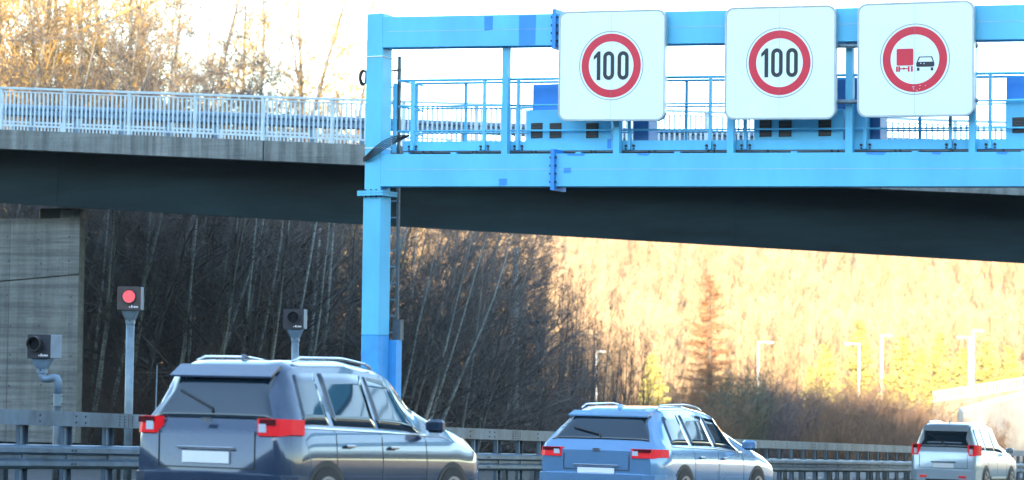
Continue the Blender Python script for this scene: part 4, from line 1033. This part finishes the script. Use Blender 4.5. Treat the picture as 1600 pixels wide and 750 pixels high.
for i in range(115):      # undergrowth in the dark wood
    px_ = 120 + 760 * ((i * .618034) % 1); Y = max(edgeY(px_, -38), 62) + 1 + 16 * ((i * .7548) % 1)
    ytop = 520 + rnd.uniform(0, 90) if px_ < 720 else 590 + rnd.uniform(0, 30)
    x = (px_ - 800) / F * Y; h = at(px_, ytop, Y).z - gz(x, Y)
    pr_ = P_shr[(3, 1, 3)[i % 3]]; shrub((3, 1, 3)[i % 3], px_, Y, max(.4, h / 4.0))
# conifers
def conifer(seed, H, rbase, mt, bark, name, bare=.3, dens=1.0, nl=.05):
    rd = random.Random(seed); t = thing(name, (0, 0, 0), 'x', 'tree'); tr = MB(); cr = MB()
    tr.tube([Vector((0, 0, -.3)), Vector((.04, 0, H * .5)), Vector((0, .03, H))], [H * .016 + .05, H * .010 + .02, .015], 7, False)
    z_ = H * .12
    while z_ < H * .98:
        f = z_ / H; nb = 5
        for k in range(nb):
            q = rd.uniform(0, 6.283); L = rbase * (1 - f) ** .8 * rd.uniform(.6, 1.15) + .15
            d = Vector((math.cos(q), math.sin(q), rd.uniform(-.25, .15))); p0 = Vector((0, 0, z_ + rd.uniform(-.1, .1))); pts = [p0, p0 + d * L * .5, p0 + d * L + Z * (L * .12)]
            tr.tube(pts, [.028 * (1 - f) + .008, .012, .004], 3, False)
            if f < bare and rd.random() < .75: continue
            for j in range(int(L * 26 * dens) + 6):
                a = rd.uniform(.12, 1); b = pts[0].lerp(pts[1], a * 2) if a < .5 else pts[1].lerp(pts[2], a * 2 - 1)
                s2 = Vector((rd.gauss(0, 1), rd.gauss(0, 1), rd.gauss(-.3, .7))).normalized(); w_ = Vector((rd.gauss(0, 1), rd.gauss(0, 1), rd.gauss(0, 1))).normalized()
                l_ = rd.uniform(.12, .32); e = b + s2 * l_; ww = w_ * nl
                cr.add([b - ww * .4, b + ww * .4, e + ww, e - ww * .6], [(0, 1, 2, 3)])
        z_ += .28
    tr.build('trunk', MT[bark], t, True); cr.build('crown', MT[mt], t); return t
lar = conifer(5, 12.0, 2.6, 'larch_needles', 'grey_bark', 'larch_tree', .30, 2.6, .018)
Yl = 126; x = (1110 - 800) / F * Yl; lar.location = (x, Yl, gz(x, Yl)); lar.scale = (1, 1, .88); tag(lar, 'rust orange larch with a bare lower trunk standing above the shrubs', 'tree')
P_con = [conifer(70 + i, 9 + i, 2.6, 'yellow_needles', 'grey_bark', 'conifer_tree', .05, 1.0, .10) for i in range(3)]
for i, (px_, Y, s_, lb) in enumerate(((1022, 216, .95, 'yellow lit conifer right of the saplings'), (1290, 205, .95, 'small yellow conifer between the larch and the lamp posts'), (1345, 215, 1.1, 'yellow conifer behind the left facing lamp post'), (1410, 200, 1.15, 'tall yellow green conifer right of the middle lamp post'), (1440, 210, .95, 'low yellow conifer in the middle of the lit group'), (1470, 214, 1.0, 'yellow green conifer left of the paired lamp posts'), (1545, 216, 1.15, 'yellow green conifer right of the paired lamp posts'), (1578, 222, 1.0, 'yellow green conifer at the right edge of the picture'), (1268, 225, .7, 'small round yellow tree beside the first lamp post'), (1505, 228, 1.1, 'yellow conifer directly behind the paired lamp posts'))):
    o = P_con[i % 3] if i < 3 else copy_tree(P_con[i % 3]); x = (px_ - 800) / F * Y
    o.location = (x, Y, gz(x, Y)); o.scale = (s_,) * 3; o.rotation_euler = (0, 0, i); tag(o, lb, 'tree', 'yellow lit conifers at the foot of the hill')
# lamp posts
def lamp(px_, ytop, Y, arm, label):
    p = at(px_, ytop, Y); zg = gz(p.x, p.y); t = thing('street_lamp', (p.x, p.y, zg), label, 'street lamp', 'street lamps at the foot of the hill')
    mb = MB(); mb.tube([Vector((p.x, p.y, zg - .2)), Vector((p.x, p.y, (zg + p.z) / 2)), Vector((p.x, p.y, p.z))], [.13, .105, .075], 10); mb.build('pole', MT['lamp_paint'], t, True)
    mb = MB(); a = Vector((p.x, p.y, p.z - .1)); mb.tube([a, a + Vector((arm * .35, 0, .05)), a + Vector((arm, 0, .06))], [.06, .05, .05], 8); mb.build('arm', MT['lamp_paint'], t, True)
    mb = MB(); b = a + Vector((arm * .62, 0, 0)); ss = 1 if arm > 0 else -1
    mb.box(b, Vector((ss, 0, 0)), Vector((0, ss, 0)), Z, (0, -.14, -.05), (abs(arm) * .5, .14, .10), .03); hd = mb.build('lamp_head', MT['lamp_paint'], t)
    mb = MB(); mb.box(b, Vector((ss, 0, 0)), Vector((0, ss, 0)), Z, (.08, -.1, -.065), (abs(arm) * .5 - .08, .1, -.051)); mb.build('lens', MT['clear_lens'], hd)
lamp(1185, 533.5, 195, 1.15, 'white street lamp with arm to the right, just right of the larch')
lamp(1342.5, 536, 200, -1.15, 'white street lamp with arm to the left, in front of the small conifers')
lamp(1378, 523, 205, .8, 'white street lamp with short arm to the right, middle of the row')
lamp(1515, 526, 195, -.95, 'white street lamp with arm to the left, left one of the close pair')
lamp(1520, 515.5, 190, .8, 'tallest white street lamp with arm to the right, right one of the close pair')
lamp(933, 548, 185, .6, 'street lamp seen through the saplings')
# access road with wall and railing on the right
p0, p1 = at(1505, 643, 172), at(1660, 602, 158)
mb = MB(); back = Vector((1.0, 7.0, 0))
mb.box8([p0 - Z * 6, p1 - Z * 6, p1 + back - Z * 6, p0 + back - Z * 6, p0, p1, p1 + back + Z * .1, p0 + back + Z * .1]); tag(mb.build('ramp_road', MT['pale_concrete']), kind='structure')
ra, rb = at(1458, 629, 184), at(1700, 592, 168)
rt = thing('ramp_railing', ra, 'sunlit slatted railing on a low wall along the ramp at the right edge', 'railing')
mb = MB(); wv_ = Vector((0, .4, 0)); mb.box8([ra - Z * 6, rb - Z * 6, rb + wv_ - Z * 6, ra + wv_ - Z * 6, ra, rb, rb + wv_, ra + wv_]); mb.build('wall', MT['verge_sand'], rt)
up_ = Vector((0, .2, 0)); mb = MB(); mb.tube([ra + up_ + Z * .82, rb + up_ + Z * .82], .045, 6); mb.tube([ra + up_ + Z * .1, rb + up_ + Z * .1], .04, 6); mb.build('rail', MT['lamp_paint'], rt)
mb = MB(); N = 46
for i in range(N):
    p = ra.lerp(rb, (i + .5) / N) + up_; mb.tube([p - Z * .05, p + Z * .80], .055, 4)
mb.build('slat', MT['lamp_paint'], rt)

# ------------------------------------------------------------------ hillside forest: one mass
def forest(name, regions, protos, seed, mt):
    rs = np.random.RandomState(seed); V = []; Fc = []; off = 0
    for (x, y, s_) in regions:
        v, f = protos[rs.randint(len(protos))]; q = rs.uniform(0, 6.283); c, s = math.cos(q), math.sin(q)
        r = v.copy() * s_; xx = r[:, 0] * c - r[:, 1] * s + x; yy = r[:, 0] * s + r[:, 1] * c + y; zz = r[:, 2] * rs.uniform(.85, 1.15) + gz(x, y)
        V.append(np.stack([xx, yy, zz], 1)); Fc.append(f + off); off += len(v)
    V = np.concatenate(V); Fc = np.concatenate(Fc)
    me = bpy.data.meshes.new(name); me.vertices.add(len(V)); me.vertices.foreach_set('co', V.ravel().astype(np.float32))
    me.loops.add(Fc.size); me.loops.foreach_set('vertex_index', Fc.ravel().astype(np.int32))
    me.polygons.add(len(Fc)); me.polygons.foreach_set('loop_start', np.arange(0, Fc.size, 4, dtype=np.int32)); me.polygons.foreach_set('loop_total', np.full(len(Fc), 4, dtype=np.int32))
    me.materials.append(mt); me.update(); me.validate()
    o = bpy.data.objects.new(name, me); COL.objects.link(o); return o
def simple_tree(seed, H):
    rd = random.Random(seed); mb = MB()
    mb.tube([Vector((0, 0, -.5)), Vector((rd.gauss(0, .2), rd.gauss(0, .2), H * .5)), Vector((rd.gauss(0, .4), rd.gauss(0, .4), H))], [.15, .10, .03], 3, False)
    for i in range(26):
        z_ = H * rd.uniform(.3, .97); q = rd.uniform(0, 6.283); L = H * .22 * (1.2 - z_ / H) + .6
        b = Vector((0, 0, z_)); e = b + Vector((math.cos(q) * .38, math.sin(q) * .38, 1)) * L; mb.tube([b, e], [.04, .018], 3, False)
        for j in range(5):
            c = b.lerp(e, rd.uniform(.3, 1)); d = Vector((rd.gauss(0, .45), rd.gauss(0, .45), 1)).normalized() * rd.uniform(.8, 1.8); w_ = Vector((rd.gauss(0, 1), rd.gauss(0, 1), 0)).normalized() * .035
            mb.add([c - w_, c + w_, c + d + w_, c + d - w_], [(0, 1, 2, 3)])
    return np.array(mb.v), np.array(mb.f)
pts = []; rs = np.random.RandomState(5)
while len(pts) < 7000:
    Y = rs.uniform(232, 520); x = rs.uniform(-.26, .27) * Y + rs.uniform(-4, 4); pts.append((x, Y, rs.uniform(.5, .85)))
o = forest('hillside_forest', pts, [simple_tree(i, 13 + i % 4) for i in range(7)], 3, MT['hill_twig']); tag(o, 'sunlit bare beech forest covering the hillside beyond the motorway', 'forest', kind='stuff')
# unseen wood on the ridge behind the photographer: it throws the shade the foreground lies in
pts = []
while len(pts) < 500:
    Y = rs.uniform(-125, -82); x = rs.uniform(-170, 170); pts.append((x, Y, rs.uniform(.3, .5)))
o = forest('unseen_ridge_forest', pts, [simple_tree(i, 13) for i in range(4)], 4, MT['hill_trunk']); tag(o, 'unseen bare wood on the ridge behind the photographer, shading the foreground', 'forest', kind='stuff')
# dead grass on the verge and median
def grass(name, pts, h, mt, label, seed):
    rs_ = random.Random(seed); mb = MB()
    for (x, y, z) in pts:
        p = Vector((x, y, z)); d = Vector((rs_.gauss(0, .35), rs_.gauss(0, .35), 1)) * h * rs_.uniform(.4, 1.2); w_ = Vector((rs_.gauss(0, 1), rs_.gauss(0, 1), 0)).normalized() * .012
        mb.add([p - w_, p + w_, p + d], [(0, 1, 2)])
    tag(mb.build(name, mt), label, 'grass', kind='stuff')
mat('dead_grass', (.16, .13, .07), .9, var=.3, scale=4)
gp = []
for i in range(9000):
    lat = rnd.uniform(-20.3, -17.2); s_ = rnd.uniform(14, 90); p = RP(lat, s_, .03); gp.append(tuple(p))
grass('median_grass', gp, .22, MT['dead_grass'], 'thin dead grass growing in the median strip', 2)
gp = []
for i in range(16000):
    lat = rnd.uniform(-44, -36.5); s_ = rnd.uniform(20, 150); p = RP(lat, s_); gp.append((p.x, p.y, gz(p.x, p.y)))
grass('verge_grass', gp, .5, MT['dead_grass'], 'dead grass and weeds on the verge beyond the far carriageway', 3)
print('faces', sum(len(m_.polygons) for m_ in bpy.data.meshes))

# ------------------------------------------------------------------ haze
hb = MB(); hb.box(Vector((0, 0, 0)), Vector((1, 0, 0)), Vector((0, 1, 0)), Z, (-1000, -320, -30), (1000, 1600, 120))
hz = bpy.data.materials.new('haze'); hz.use_nodes = True; hn = hz.node_tree.nodes; hn.remove(hn['Principled BSDF'])
pv = hn.new('ShaderNodeVolumePrincipled'); pv.inputs['Color'].default_value = (1, .96, .88, 1); pv.inputs['Density'].default_value = .00016; pv.inputs['Anisotropy'].default_value = .1
hz.node_tree.links.new(pv.outputs[0], hn['Material Output'].inputs['Volume'])
tag(hb.build('haze', hz), kind='stuff')
